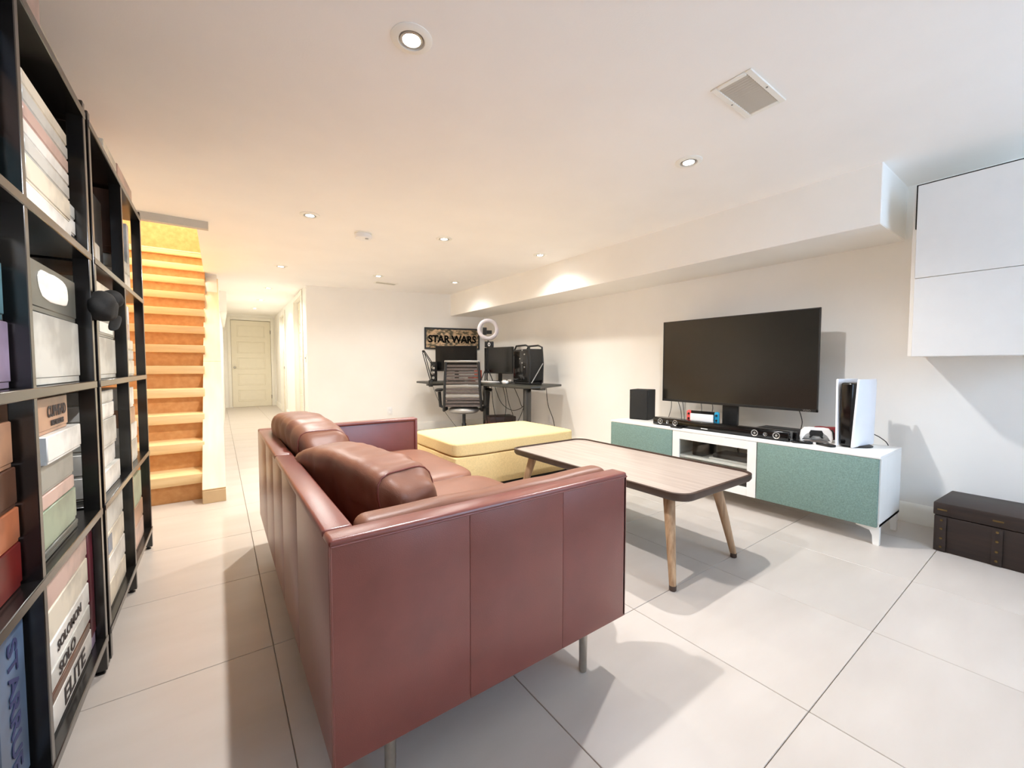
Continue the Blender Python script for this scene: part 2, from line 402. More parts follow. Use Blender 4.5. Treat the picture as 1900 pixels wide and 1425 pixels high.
DL = [(.552, 1.344, 'largest downlight, near the top edge above the sofa', NEUT), (2.07, 1.266, 'bright downlight above the coffee table near the bulkhead', NEUT),
      (.566, 3.296, 'downlight left of the smoke detector, in front of the stairs', WARM), (1.602, 3.233, 'downlight just right of the smoke detector', WARM),
      (2.597, 3.148, 'downlight close to the bulkhead in the second row', WARM), (.584, 5.155, 'downlight at the mouth of the hallway, before the far wall', WARM),
      (1.605, 5.017, 'downlight beside the small far ceiling vent', WARM), (2.539, 4.819, 'downlight above the desk corner by the bulkhead', WARM),
      (.601, 6.713, 'first downlight inside the hallway', WARM), (.619, 8.2, 'second downlight inside the hallway', WARM), (.622, 9.7, 'last downlight in the hallway, nearest the panelled door', WARM)]
for x, y, lb, c in DL: downlight(x, y, lb, hz(y), c, POT_W * (.95 if y < 2 else .34 if x > 2.5 and y < 4 else 1.0 if y < 4 else .22 if y < 6 else .48))

def vent(x, y, wx, wy, label, n):
    t = thing('ceiling_vent', label, 'vent', (x, y, H), 0)
    bm = bmesh.new(); f = .024
    for lo, hi in (((-wx / 2, -wy / 2, -.006), (wx / 2, -wy / 2 + f, 0)), ((-wx / 2, wy / 2 - f, -.006), (wx / 2, wy / 2, 0)), ((-wx / 2, -wy / 2 + f, -.006), (-wx / 2 + f, wy / 2 - f, 0)), ((wx / 2 - f, -wy / 2 + f, -.006), (wx / 2, wy / 2 - f, 0))):
        box(bm, lo, hi, .003, 1)
    obj('frame', bm, M_WHITE, t)
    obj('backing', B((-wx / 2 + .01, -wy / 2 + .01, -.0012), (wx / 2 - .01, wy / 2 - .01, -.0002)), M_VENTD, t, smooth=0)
    pitch = (wx - 2 * f) / n
    me = None
    for k in range(n):
        xx = -wx / 2 + f + pitch * (k + .5)
        if me is None:
            o = obj('slat', B((-pitch * .30, -wy / 2 + f, -.0012), (pitch * .30, wy / 2 - f, .0008), M=T(0, 0, -.003) @ Matrix.Rotation(.5, 4, 'Y')), M_GREYT, t, loc=(xx, 0, 0), smooth=0); me = o.data
        else:
            o = bpy.data.objects.new('slat', me); COL.objects.link(o); o.parent = t; o.location = (xx, 0, 0)
    bm = bmesh.new()
    for s in (-1, 1): lathe(bm, [(.004, -.0075), (.004, -.005)], 10, T(0, s * (wy / 2 - .011), 0))
    obj('screw', bm, M_SILV, t)
vent(1.763, .822, .305, .155, 'large white louvred ceiling vent above the coffee table', 16)
vent(1.824, 5.40, .30, .13, 'small distant ceiling vent near the far wall', 12)
t = thing('smoke_detector', 'round white smoke detector on the ceiling between two downlights', 'smoke detector', (.997, 3.491, H))
bm = bmesh.new(); lathe(bm, [(.07, 0), (.07, -.008), (.066, -.009)], 32, cap=True); obj('mounting_plate', bm, M_WHITE, t)
bm = bmesh.new(); lathe(bm, [(.062, -.009), (.062, -.016), (.068, -.017), (.068, -.036), (.062, -.044), (.03, -.047), (0, -.047)], 32); obj('cover', bm, M_PLAS, t)
bm = bmesh.new(); lathe(bm, [(.014, -.047), (.014, -.050), (0, -.051)], 16, T(.02, -.03, 0)); obj('test_button', bm, M_SILV, t)

# ------------------------------------------------------------------ shelving units
FX = -.305; DEP = .36
LEV = [.115, .52, .915, 1.30, 1.715]
def shelf_unit(y0, label):
    t = thing('shelving_unit', label, 'shelf', (FX, y0, 0), 0, 'tall black shelving units')
    Wd = 1.04; P = .024
    for yy in (0, Wd - P):
        for xx in (-.036, -DEP):
            obj('post', B((xx, yy, .012), (xx + .036, yy + P, 1.74), .0015, 1), M_BLACK, t)
            bm = bmesh.new(); lathe(bm, [(.010, 0), (.012, .004), (.006, .006), (.006, .014)], 12, T(xx + .018, yy + P / 2, 0)); obj('foot', bm, M_BLKP, t)
        obj('side_rail', B((-DEP + .036, yy, 1.715), (-.036, yy + P, 1.74)), M_BLACK, t, smooth=0)
        obj('side_rail', B((-DEP + .036, yy, .10), (-.036, yy + P, .125)), M_BLACK, t, smooth=0)
    for xx in (-.036, -DEP):
        obj('divider_post', B((xx, Wd / 2 - .010, .012), (xx + .036, Wd / 2 + .010, 1.715), .0015, 1), M_BLACK, t)
    for xx in (-.018,):
        bm = bmesh.new(); lathe(bm, [(.010, 0), (.012, .004), (.006, .006), (.006, .014)], 12, T(xx, Wd / 2, 0)); obj('foot', bm, M_BLKP, t)
    for k, z in enumerate(LEV):
        obj('shelf_board', B((-DEP, .002, z - .022), (.002, Wd - .002, z), .002, 1), M_BLACK, t)
    return t
UA, UB = .725, 1.80
shelf_unit(UA, 'tall black shelving unit nearest the viewer, cut off by the left edge')
shelf_unit(UB, 'tall black shelving unit farther along, ending beside the stairs')

# ---- boxes on the shelves
C = dict(cream=(232, 222, 200), white=(240, 238, 230), pale_grey=(206, 206, 198), grey=(150, 150, 140), dark_grey=(92, 94, 86), black=(26, 24, 24), pink=(206, 172, 158),
         tan=(186, 140, 108), red=(122, 26, 22), maroon=(96, 24, 40), blue=(96, 120, 150), green=(150, 168, 140), brown=(96, 62, 44), lilac=(168, 150, 176), teal=(88, 130, 140), orange=(200, 120, 80), navy=(40, 44, 70))
def bmat(c):
    a = C[c]; v = .16 if c not in ('black',) else .3
    dk = tuple(x * (1 - v * 1.6) for x in a)
    return mat('print_' + c, s2l(*a), .33, col2=s2l(*dk), scale=9, contrast=.06, detail=3, spec=.7)
ROW = ['bottom row', 'third row', 'second row', 'top row']
BAY = {'A1': 'cut-off bay at left edge', 'A2': 'bay left of double post', 'B1': 'bay right of double post', 'B2': 'bay beside the stairs'}
ORD = ['1st', '2nd', '3rd', '4th', '5th', '6th', '7th', '8th']
def carton(label, col, x1, x0, y0, y1, z0, z1, lid=True, edge=None, group=None):
    t = thing('game_box', label, 'box', ((x0 + x1) / 2, (y0 + y1) / 2, z0), 0, group)
    hx, hy, h = (x1 - x0) / 2, (y1 - y0) / 2, z1 - z0
    if lid and h > .03:
        obj('box_base', B((-hx + .002, -hy + .002, 0), (hx - .002, hy - .002, h * .5), .002, 1), bmat(edge or col), t)
        obj('box_lid', B((-hx, -hy, h * .10), (hx, hy, h), .002, 1), bmat(col), t)
    else:
        obj('box_base', B((-hx, -hy, 0), (hx, hy, h * .45), .002, 1), bmat(edge or col), t)
        obj('box_lid', B((-hx - .001, -hy - .001, h * .4), (hx + .001, hy + .001, h), .002, 1), bmat(col), t)
    return t
def stack(bay, row, spec, ybase, xf=-.325, pre=''):
    """spec: (colour, y-length, height, depth, dy, dx)"""
    z = LEV[row] + .0005; out = []
    for k, s in enumerate(spec):
        col, ln, h, dp = s[:4]; dy = s[4] if len(s) > 4 else 0; dx = s[5] if len(s) > 5 else 0
        lb = '%s game box, %s from bottom, %s, %s' % (pre + col.replace('_', ' '), ORD[k], ROW[row], BAY[bay])
        out.append(carton(lb, col, xf + dx, xf + dx - dp, ybase + dy, ybase + dy + ln, z, z + h)); z += h + .0008
    return out
def print_text(parent, txt, size, col, y=0, z=0, sx=1.0, rot=0.0, bold=.001, face='front', off=.0012):
    """flat lettering on the +x face (front) or -y face (side) of a carton"""
    me = text_mesh(txt, size, .0004, sx, bold)
    hx = max(abs(v.co.x) for c in parent.children for v in c.data.vertices); hy = max(abs(v.co.y) for c in parent.children for v in c.data.vertices)
    o = obj('lettering', me, col, parent, smooth=0)
    if face == 'front':
        o.matrix_local = T(hx + off, y, z) @ Matrix.Rotation(PI / 2, 4, 'Z') @ Matrix.Rotation(PI / 2, 4, 'X') @ Matrix.Rotation(rot, 4, 'Z')
    else:
        o.matrix_local = T(y, -hy - off, z) @ Matrix.Rotation(PI / 2, 4, 'X') @ Matrix.Rotation(rot, 4, 'Z')
    return o
M_INKD = mat('ink_dark', s2l(60, 52, 50), .6, var=.02); M_INKL = mat('ink_light', s2l(236, 226, 206), .6, var=.02); M_INKN = mat('ink_navy', s2l(52, 56, 96), .6, var=.02)
# A2 bay  (y 1.26 .. 1.75)
stack('A2', 3, [('white', .325, .058, .28), ('cream', .325, .060, .28), ('pale_grey', .325, .036, .28), ('white', .335, .034, .28, -.01), ('pink', .325, .036, .28), ('pale_grey', .325, .034, .28), ('cream', .32, .034, .28)], 1.34)
stack('A2', 3, [('black', .064, .035, .20), ('white', .064, .045, .20), ('pale_grey', .064, .04, .20)], 1.672, -.33, 'little ')
s = stack('A2', 2, [('pale_grey', .36, .165, .29, 0, 0), ('dark_grey', .345, .115, .29, 0)], 1.33)
bm = bmesh.new(); soft(bm, (-.0015, -.125, -.028), (.0015, .10, .042), 3, 5, .010, 30, 2.0)
obj('label_patch', bm, mat('print_label_white', s2l(244, 240, 230), .5, var=.03, scale=20), s[1], loc=(.1455, .0, .06))
s = stack('A2', 1, [('dark_grey', .26, .022, .27, -.0), ('green', .255, .088, .27), ('pink', .245, .036, .27), ('grey', .245, .068, .27), ('white', .27, .064, .28, 0, .012), ('tan', .215, .084, .25, 0, 0)], 1.335)
print_text(s[5], 'CUPHEAD', .036, M_INKD, .02, .049, .85); print_text(s[5], 'FAST ROLLING', .016, M_INKD, .02, .022, .9)
s = stack('A2', 0, [('white', .345, .07, .28), ('brown', .33, .025, .28), ('pale_grey', .34, .05, .28), ('white', .34, .065, .28), ('cream', .335, .075, .28), ('pink', .335, .082, .28)], 1.335)
print_text(s[0], 'ELITE', .062, M_INKD, 0, .036, 1.3); print_text(s[2], 'SOLO', .04, M_INKD, -.05, .026, 1.3); print_text(s[3], 'SOLOMON', .034, M_INKD, -.02, .034, 1.2)
carton('maroon game box standing upright in the bottom row beside the double post', 'maroon', -.325, -.60, 1.685, 1.735, LEV[0] + .001, LEV[0] + .365, edge='lilac')
# A1 bay (only its right end is in frame)
stack('A1', 3, [('teal', .33, .11, .28), ('pink', .325, .13, .28), ('blue', .25, .08, .26, .07)], .885, -.33)
stack('A1', 2, [('lilac', .335, .13, .28), ('teal', .32, .11, .26), ('white', .315, .06, .25)], .885, -.33)
stack('A1', 1, [('red', .34, .09, .28), ('orange', .34, .07, .28), ('brown', .335, .08, .28), ('tan', .325, .09, .26)], .885, -.33)
rb = carton('dark red game box with tall light lettering, bottom row at the left edge', 'red', -.36, -.64, .80, 1.06, LEV[0] + .001, LEV[0] + .33)
print_text(rb, 'BAZARTS', .062, M_INKL, .06, .17, 1.0, -PI / 2)
gb = carton('blue grey game box with dark lettering, bottom row beside the dark red box', 'blue', -.33, -.62, 1.09, 1.215, LEV[0] + .001, LEV[0] + .355)
print_text(gb, 'STARRUE', .062, M_INKN, .0, .20, 1.0, -PI / 2)
# B1 bay (y 1.83 .. 2.30)
stack('B1', 3, [('pale_grey', .17, .075, .24)], 1.84)
carton('large black game box standing upright, top row, right of the double post', 'black', -.36, -.62, 2.02, 2.28, LEV[3] + .001, LEV[3] + .30)
s = stack('B1', 2, [('pale_grey', .32, .145, .28), ('grey', .31, .07, .28), ('pale_grey', .29, .06, .28), ('cream', .27, .055, .27)], 1.885)
for k in (1, 2):
    o = obj('label_patch', B((0, -.10, -.018), (.0012, .11, .018)), MATS.get('print_label_white'), s[k], loc=(.1405, .01, .034), smooth=0)
carton('dark maroon game box behind the grey stack, second row, right bay', 'maroon', -.50, -.62, 2.22, 2.29, LEV[2] + .001, LEV[2] + .27)
s = stack('B1', 1, [('white', .33, .075, .28), ('white', .31, .075, .28, 0, -.01), ('pale_grey', .285, .10, .27, 0), ('white', .255, .055, .26), ('pale_grey', .25, .045, .25)], 1.875)
carton('dark brown game box in shadow behind the white stack, third row', 'brown', -.47, -.60, 2.21, 2.285, LEV[1] + .001, LEV[1] + .30)
s = stack('B1', 0, [('cream', .37, .085, .29), ('white', .37, .085, .29), ('cream', .365, .09, .29), ('pale_grey', .36, .095, .29)], 1.865)
obj('label_patch', B((0, -.03, -.03), (.0012, .03, .03)), bmat('blue'), s[2], loc=(.1455, -.08, .05), smooth=0)
# B2 bay (y 2.34 .. 2.81)
s = stack('B2', 3, [('white', .24, .07, .26), ('pale_grey', .24, .055, .26)], 2.37)
carton('grey brown game box leaning upright, top row, beside the stairs', 'brown', -.335, -.60, 2.36, 2.55, LEV[3] + .128, LEV[3] + .385)
carton('white slim game box standing at the stair end of the top row', 'white', -.34, -.60, 2.69, 2.74, LEV[3] + .001, LEV[3] + .34)
stack('B2', 2, [('cream', .27, .07, .27), ('pale_grey', .26, .045, .27), ('cream', .26, .045, .27), ('pink', .17, .07, .25), ('orange', .12, .09, .2)], 2.36)
carton('white upright game box at the stair end of the second row', 'white', -.345, -.6, 2.66, 2.70, LEV[2] + .001, LEV[2] + .33)
stack('B2', 1, [('pale_grey', .27, .10, .27), ('white', .28, .075, .27), ('tan', .24, .075, .26), ('white', .22, .09, .25)], 2.36)
stack('B2', 0, [('pink', .36, .10, .28), ('tan', .36, .09, .28), ('green', .34, .14, .27)], 2.36)
# on top of the units
ZT = LEV[4] + .026
carton('long pinkish box lying on top of the nearest shelving unit', 'pink', -.32, -.62, .95, 1.46, ZT, ZT + .10)
carton('flat mauve box on top of the nearest shelving unit, under the ceiling', 'lilac', -.345, -.62, .95, 1.40, ZT + .101, ZT + .16)
carton('cream box on top of the shelf beside the double post', 'cream', -.345, -.6, 1.47, 1.72, ZT, ZT + .085)
carton('small dark box on top of the farther shelving unit', 'black', -.35, -.55, 2.10, 2.16, ZT, ZT + .08)
carton('tan box on top of the farther shelving unit', 'cream', -.33, -.60, 2.18, 2.42, ZT, ZT + .075)
carton('pinkish box on top of the shelf end nearest the stairs', 'pink', -.33, -.62, 2.45, 2.80, ZT, ZT + .09)
# small black figure hooked on the double post
t = thing('toy_figure', 'small black toy bird clinging to the double shelf post', 'toy', (-.29, 1.79, 1.145))
bm = bmesh.new(); soft(bm, (-.035, -.06, -.045), (.035, .06, .045), 2.2, 8, .008, 30, 1.0); obj('body', bm, M_BLKM, t)
bm = bmesh.new(); soft(bm, (-.028, -.028, -.026), (.028, .028, .03), 2.0, 7, .004, 40, 3.0, M=T(.018, .045, .03)); obj('head', bm, M_BLKM, t)
bm = bmesh.new(); soft(bm, (-.014, -.005, -.05), (.014, .005, .05), 3, 5, M=T(.02, .055, -.045) @ Matrix.Rotation(-1.0, 4, 'X')); obj('tail', bm, M_BLKM, t)

# ------------------------------------------------------------------ sofa
SX0, SX1, SY0, SY1, ST, SB = .165, 1.055, .84, 2.60, .62, .15
t = thing('sofa', 'cognac leather two-seat sofa seen from behind its near arm', 'sofa', (SX0, SY0, 0))
w, l = SX1 - SX0, SY1 - SY0
AT = .058       # arm / back thickness
obj('seat_frame', B((.05, .05, SB + .01), (w - .03, l - .05, .30), .012), M_LEATH, t)
# back: top rail + five outer leather panels
obj('back_core', B((.010, .012, SB + .004), (AT, l - .012, ST - .014), .006), M_LEATH, t)
ys = [0.004, .415, .735, 1.02, 1.31, l - .004]
for a, b2 in zip(ys, ys[1:]): obj('back_panel', B((0, a + .0002, SB), (.016, b2 - .0002, ST - .012), .0025, 3), M_LEATH, t)
obj('back_top_panel', B((0, AT + .0042, ST - .022), (AT + .004, .9305, ST), .007, 3), M_LEATH, t)
obj('back_top_panel', B((0, .9310, ST - .022), (AT + .004, l - AT - .0042, ST), .007, 3), M_LEATH, t)
# arms
for nm, ya, s in (('near', 0, 1), ('far', l, -1)):
    lo, hi = (ya, ya + s * AT) if s > 0 else (ya + s * AT, ya)
    obj('arm_core', B((.012, lo + .010, SB + .004), (w - .01, hi, ST - .014), .006), M_LEATH, t)
    xs = [0.002, .314, .616, w]
    oy = (lo, lo + .016) if s > 0 else (hi - .016, hi)
    for a, b2 in zip(xs, xs[1:]): obj('arm_panel', B((a + .0002, oy[0], SB), (b2 - .0002, oy[1], ST - .008), .0016, 2), M_LEATH, t)
    obj('arm_front', B((w - .016, lo, SB), (w + .002, hi, ST - .006), .006, 3), M_LEATH, t)
    obj('arm_top', B((0, lo - .001, ST - .02), (w + .003, hi + .004, ST), .009, 3), M_LEATH, t)
    pts = [(.004, oy[0] - .001 if s > 0 else oy[1] + .001, ST - .0135), (w, oy[0] - .001 if s > 0 else oy[1] + .001, ST - .0135)]
    obj('piping', tube(bmesh.new(), pts, .0022, 6), M_LEATH, t)
    obj('piping', tube(bmesh.new(), [(.003, pts[0][1] + .002 * s, SB + .01), (.003, pts[0][1] + .002 * s, ST - .012)], .0028, 6), M_LEATH, t)
def sag(q, p): return Vector((q.x, q.y, q.z))
# inner arm pad (loose slim cushion against the near arm) and the far one
bm = B((AT + .016, AT + .003, .34), (w - .012, AT + .080, ST + .004), .028, 5); bmesh.ops.subdivide_edges(bm, edges=[e for e in bm.edges if e.calc_length() > .3], cuts=30)
for v in bm.verts: v.co.z += .004 * noise.noise(v.co * 9); v.co.y += .003 * noise.noise(v.co * 7 + Vector((3, 1, 0)))
obj('arm_cushion', bm, M_LEATHC, t)
# seat cushions
for k in range(2):
    y0 = AT + .09 + k * .775; bm = bmesh.new(); soft(bm, (.20, y0, .285), (w + .01, y0 + .77, .435), 7, 14, .006, 5, 3.0 + k); obj('seat_cushion', bm, M_LEATHC, t)
# back cushions: two slouching puffs, the near one slid forward off the back
def puff(seed, hl):
    def fn(q, p):
        u = q.y / hl
        q = Vector((q.x - .20 * q.z, q.y, q.z - .035 * u * u * (1 if p.z > 0 else .2)))
        f = abs(math.sin(q.y * 34 + seed + q.z * 9)) * .0025 + noise.noise(Vector((q.x * 4, q.y * 18, q.z * 6 + seed))) * .010 + noise.noise(Vector((q.x * 14, q.y * 34, q.z * 22 + seed))) * .004
        return q + p.normalized() * f
    return fn
for k, (cx, cy, hl, th, zb, zt, rz) in enumerate(((.225, .59, .33, .105, .425, .685, .27), (.175, 1.26, .41, .105, .425, .735, .05))):
    bm = bmesh.new(); soft(bm, (-th, -hl, zb), (th, hl, zt), 4.4, 34, 0, 5, 0, puff(k * 3.1, hl), M=T(cx, cy, 0) @ Rz(rz))
    c = obj('back_cushion', bm, M_LEATHC, t)
    zc, hz_, ring, fn_ = (zb + zt) / 2, (zt - zb) / 2, [], puff(k * 3.1, hl)
    for i in range(37):
        a = 2 * PI * i / 36; ca, sa = math.cos(a), math.sin(a); sc = (abs(ca) ** 4.4 + abs(sa) ** 4.4) ** (-1 / 4.4) * .905
        p = Vector((ca * sc, -.8, sa * sc)); ring.append(T(cx, cy, zc) @ Rz(rz) @ fn_(Vector((th * p.x, hl * p.y, hz_ * p.z)), p))
    obj('seam_piping', tube(bmesh.new(), ring, .003, 6), M_LEATH, c)
for x in (.13, w - .145):
    for y in (.045, l - .045): 
        bm = bmesh.new(); lathe(bm, [(.010, 0), (.012, .004), (.014, SB + .02)], 16, T(x, y, 0)); obj('leg', bm, M_CHROME, t)

# ------------------------------------------------------------------ ottoman
OX0, OX1, OY0, OY1 = 1.20, 2.255, 2.29, 2.97
t = thing('ottoman', 'yellow fabric storage ottoman bench with padded lid, behind the coffee table', 'ottoman', (OX0, OY0, 0))
w, l = OX1 - OX0, OY1 - OY0
obj('body', B((.004, .004, .165), (w - .004, l - .004, .372), .008, 3), M_YEL, t)
bm = bmesh.new(); soft(bm, (0, 0, .374), (w, l, .464), 14, 18, .003, 7, 2, lambda q, p: Vector((q.x, q.y, q.z + (.014 * (1 - (q.x / w * 2) ** 4) * (1 - (q.y / l * 2) ** 4) if p.z > .5 else 0))))
obj('lid', bm, M_YEL, t)
obj('plinth', B((.03, .03, .125), (w - .03, l - .03, .166)), M_BLKM, t, smooth=0)
for x in (.06, w - .06):
    for y in (.05, l - .05): obj('leg', B((x - .022, y - .022, 0), (x + .022, y + .022, .13), .004), M_BLACK, t)

# ------------------------------------------------------------------ coffee table
TX0, TX1, TY0, TY1, TZ = 1.535, 2.185, .93, 2.17, .425
t = thing('coffee_table', 'washed oak coffee table with dark raised rim and splayed tapered legs', 'table', (TX0, TY0, 0))
w, l = TX1 - TX0, TY1 - TY0
bm = bmesh.new(); prism(bm, roundrect(.006, w - .006, .006, l - .006, .075), TZ - .028, TZ - .008); obj('tabletop', bm, M_TTOP, t)
outer, inner = roundrect(0, w, 0, l, .08, 9), roundrect(.012, w - .012, .012, l - .012, .07, 9)
outer2 = roundrect(.008, w - .008, .008, l - .008, .074, 9)
bm = bmesh.new(); n = len(outer)
rings = [[bm.verts.new((x, y, z)) for x, y in ps] for ps, z in ((outer2, TZ - .034), (outer, TZ - .022), (outer, TZ), (inner, TZ + .001), (inner, TZ - .012))]
for a, b2 in zip(rings, rings[1:]):
    for i in range(n): bm.faces.new((a[i], a[(i + 1) % n], b2[(i + 1) % n], b2[i]))
bm.faces.new(list(reversed(rings[0]))); bmesh.ops.recalc_face_normals(bm, faces=bm.faces)
obj('rim', bm, M_TRIM_BR, t)
for sx in (0, 1):
    for sy in (0, 1):
        tx, ty = (.105, w - .105)[sx], (.13, l - .13)[sy]; bx, by = (.022, w - .150 + .02)[0], 0
        fx = (.022, w - .151 + .13)[sx] if False else (.02, w - .15 + .0)[sx]
        foot = (1.557 - TX0 if sx == 0 else 2.10 - TX0, .99 - TY0 if sy == 0 else l - (.99 - TY0))
        if sx == 1: foot = (2.05 - TX0 + .03, foot[1])
        top = (foot[0] + (.075 if sx == 0 else -.06), foot[1] + (.075 if sy == 0 else -.075))
        bm = bmesh.new(); tube(bm, [(foot[0], foot[1], 0.018), (foot[0] * .5 + top[0] * .5, foot[1] * .5 + top[1] * .5, .21), (top[0], top[1], TZ - .032)], .0145, 14, .027)
        lg = obj('leg', bm, M_LEGW, t)
        bm = bmesh.new(); lathe(bm, [(.012, 0), (.0155, .004), (.0155, .022)], 14, T(foot[0] - .001, foot[1] - .001, 0)); obj('foot_cap', bm, M_TRIM_BR, lg)
obj('apron', B((.10, .12, TZ - .052), (.125, l - .12, TZ - .033)), M_LEGW, t, smooth=0); obj('apron', B((w - .125, .12, TZ - .052), (w - .10, l - .12, TZ - .033)), M_LEGW, t, smooth=0)

# ------------------------------------------------------------------ media unit
UX, UXB, UY0, UY1, UZ0, UZ1 = 2.81, 3.235, .60, 2.42, .10, .485
t = thing('media_unit', 'low white media unit with teal fabric doors and a glass middle door', 'tv stand', (UX, UY0, 0))
dx, ly = UXB - UX, UY1 - UY0
g = .008
obj('top_panel', B((.0, 0, UZ1 - .016), (dx, ly, UZ1), .002), M_LAC, t); obj('bottom_panel', B((.02, 0, UZ0), (dx, ly, UZ0 + .016)), M_LAC, t, smooth=0)
for y in (0, ly - .016): obj('side_panel', B((.016, y, UZ0), (dx, y + .016, UZ1 - .016), .001), M_LAC, t, smooth=0)
for y in (.607, 1.213): obj('divider_panel', B((.022, y - .008, UZ0 + .016), (dx - .008, y + .008, UZ1 - .016)), M_LAC, t, smooth=0)
obj('back_panel', B((dx - .008, .016, UZ0 + .016), (dx - .003, ly - .016, UZ1 - .016)), M_LAC, t, smooth=0)
for y0, y1 in ((.006, .604), (1.216, ly - .006)):
    obj('fabric_door', B((-.002, y0, UZ0 + .002), (.016, y1, UZ1 - .018), .004), M_TEAL, t)
bm = bmesh.new(); y0, y1, z0, z1 = .610, 1.210, UZ0 + .002, UZ1 - .018; fr = .055
for lo, hi in (((0, y0, z0), (.016, y0 + fr, z1)), ((0, y1 - fr, z0), (.016, y1, z1)), ((0, y0 + fr, z0), (.016, y1 - fr, z0 + fr)), ((0, y0 + fr, z1 - fr), (.016, y1 - fr, z1))): box(bm, lo, hi, .001, 1)
gd = obj('glass_door', bm, M_LAC, t); obj('pane', B((.006, y0 + fr - .004, z0 + fr - .004), (.010, y1 - fr + .004, z1 - fr + .004)), M_PANE, gd, smooth=0)
obj('inner_shelf', B((.03, .617, .275), (dx - .01, 1.203, .287)), M_LAC, t, smooth=0)
for y, s in ((0, 1), (ly, -1)):
    for x, fx in ((.028, 1), (dx - .05, -1)):
        bm = bmesh.new(); pts = [(0, 0), (.026, 0), (.030, .05), (.042, .075), (.10, .088), (.10, .1), (0, .1)]
        prism(bm, [(a * s + y, b2) for a, b2 in pts], x, x + .024, M=MYZ); obj('leg', bm, M_LAC, t, smooth=0)
# contents seen through the glass
tag(obj('media_box', B((2.90, 1.62, .288), (3.10, 1.70, .43), .004), M_BLKP), 'small dark box on the shelf behind the glass door', 'box')
k = thing('router', 'black router lying on papers behind the glass door', 'router', (2.98, 1.42, .302))
obj('body', B((-.09, -.12, .0), (.09, .12, .03), .008), M_BLKM, k); obj('antenna', B((-.02, -.03, .03), (-.01, -.018, .12), .002), M_BLKM, k)
tag(obj('paper_stack', B((2.88, 1.30, .288), (3.10, 1.56, .301), .001), M_PLAS), 'stack of white papers under the black router', 'papers')
tag(obj('paper_stack', B((2.88, 1.36, .1165), (3.12, 1.68, .17), .001), M_PLAS), 'thick stack of white papers on the floor of the glass compartment', 'papers')
tag(obj('disc_player', B((2.88, 1.27, .1165), (3.16, 1.345, .16), .003), M_BLKP), 'slim black player in the lower glass compartment', 'player')

# --- things on the media unit
Z = UZ1
t = thing('bookshelf_speaker', 'black bookshelf speaker at the far end of the media unit', 'speaker', (3.09, 2.30, Z), .25)
obj('cabinet', B((-.075, -.085, 0), (.095, .085, .265), .003, 1), M_BLKM, t); obj('grille', B((-.086, -.080, .006), (-.076, .080, .258), .004), M_BLKM, t)
obj('base_edge', B((-.07, -.08, -.001), (.09, .08, .001)), M_BLKP, t, smooth=0)
# television
t = thing('television', 'large black flat television standing on the media unit', 'television', (3.18, 1.575, Z))
y0, y1, z0, z1 = -.575, .575, .170, .855
obj('back_shell', B((.004, y0 + .01, z0 + .01), (.045, y1 - .01, z1 - .01), .01), M_BLKP, t)
obj('screen', B((-.004, y0 + .006, z0 + .018), (.002, y1 - .006, z1 - .006)), mat('screen_gloss', s2l(32, 31, 27), .2, var=.02, spec=.5), t, smooth=0)
bm = bmesh.new()
for lo, hi in (((-.007, y0, z0), (.01, y1, z0 + .018)), ((-.007, y0, z1 - .007), (.01, y1, z1)), ((-.007, y0, z0), (.01, y0 + .007, z1)), ((-.007, y1 - .007, z0), (.01, y1, z1))): box(bm, lo, hi, .001, 1)
obj('bezel', bm, M_BLKP, t)
obj('stand_post', B((.01, -.055, .01), (.05, .055, .4), .004), M_BLKP, t); obj('stand_base', B((-.09, -.18, 0), (.045, .18, .012), .004), M_BLKP, t)
me = text_mesh('VIZIO', .016, .0003, 1.1); o = obj('brand_lettering', me, M_SILV, t, smooth=0); o.matrix_local = T(-.0078, y0 + .06, z0 + .009) @ Rz(-PI / 2) @ Matrix.Rotation(PI / 2, 4, 'X')
# soundbar
t = thing('soundbar', 'long black soundbar with round drivers below the television', 'soundbar', (2.87, 1.05, Z))
bl = .98
obj('body', B((0, 0, .004), (.085, bl, .062), .008), M_BLKG, t)
for yy, r in ((.07, .022), (.135, .012), (.20, .022), (bl - .07, .022), (bl - .135, .012), (bl - .20, .022)):
    bm = bmesh.new(); lathe(bm, [(r, -.001), (r * .95, .003), (r * .55, -.002), (r * .35, .0), (0, .003)], 20, T(0, yy, .033) @ Matrix.Rotation(-PI / 2, 4, 'Y')); obj('driver', bm, M_SILV, t)
obj('badge', B((-.0012, bl * .53, .014), (.0, bl * .53 + .05, .019)), M_LAC, t, smooth=0); obj('foot_strip', B((.01, .03, 0), (.075, bl - .03, .005)), M_BLKM, t, smooth=0)
t = thing('media_player', 'flat black media player behind the near end of the soundbar', 'player', (3.07, 1.17, Z)); obj('case', B((-.09, -.13, .003), (.09, .13, .055), .004), M_BLKP, t); obj('front_panel', B((-.094, -.125, .008), (-.089, .125, .05), .001), M_BLKG, t); obj('foot', B((-.07, -.11, 0), (.07, .11, .004)), M_BLKM, t, smooth=0)
t = thing('sensor_puck', 'small black puck on the media unit before the soundbar', 'sensor', (2.845, 1.80, Z)); bm = bmesh.new(); prism(bm, roundrect(-.022, .018, -.045, .045, .012), 0, .012, .003); obj('case', bm, M_BLKP, t)
bm = bmesh.new(); prism(bm, roundrect(-.012, .008, -.03, .03, .006), .012, .0135); obj('window', bm, M_BLKG, t)
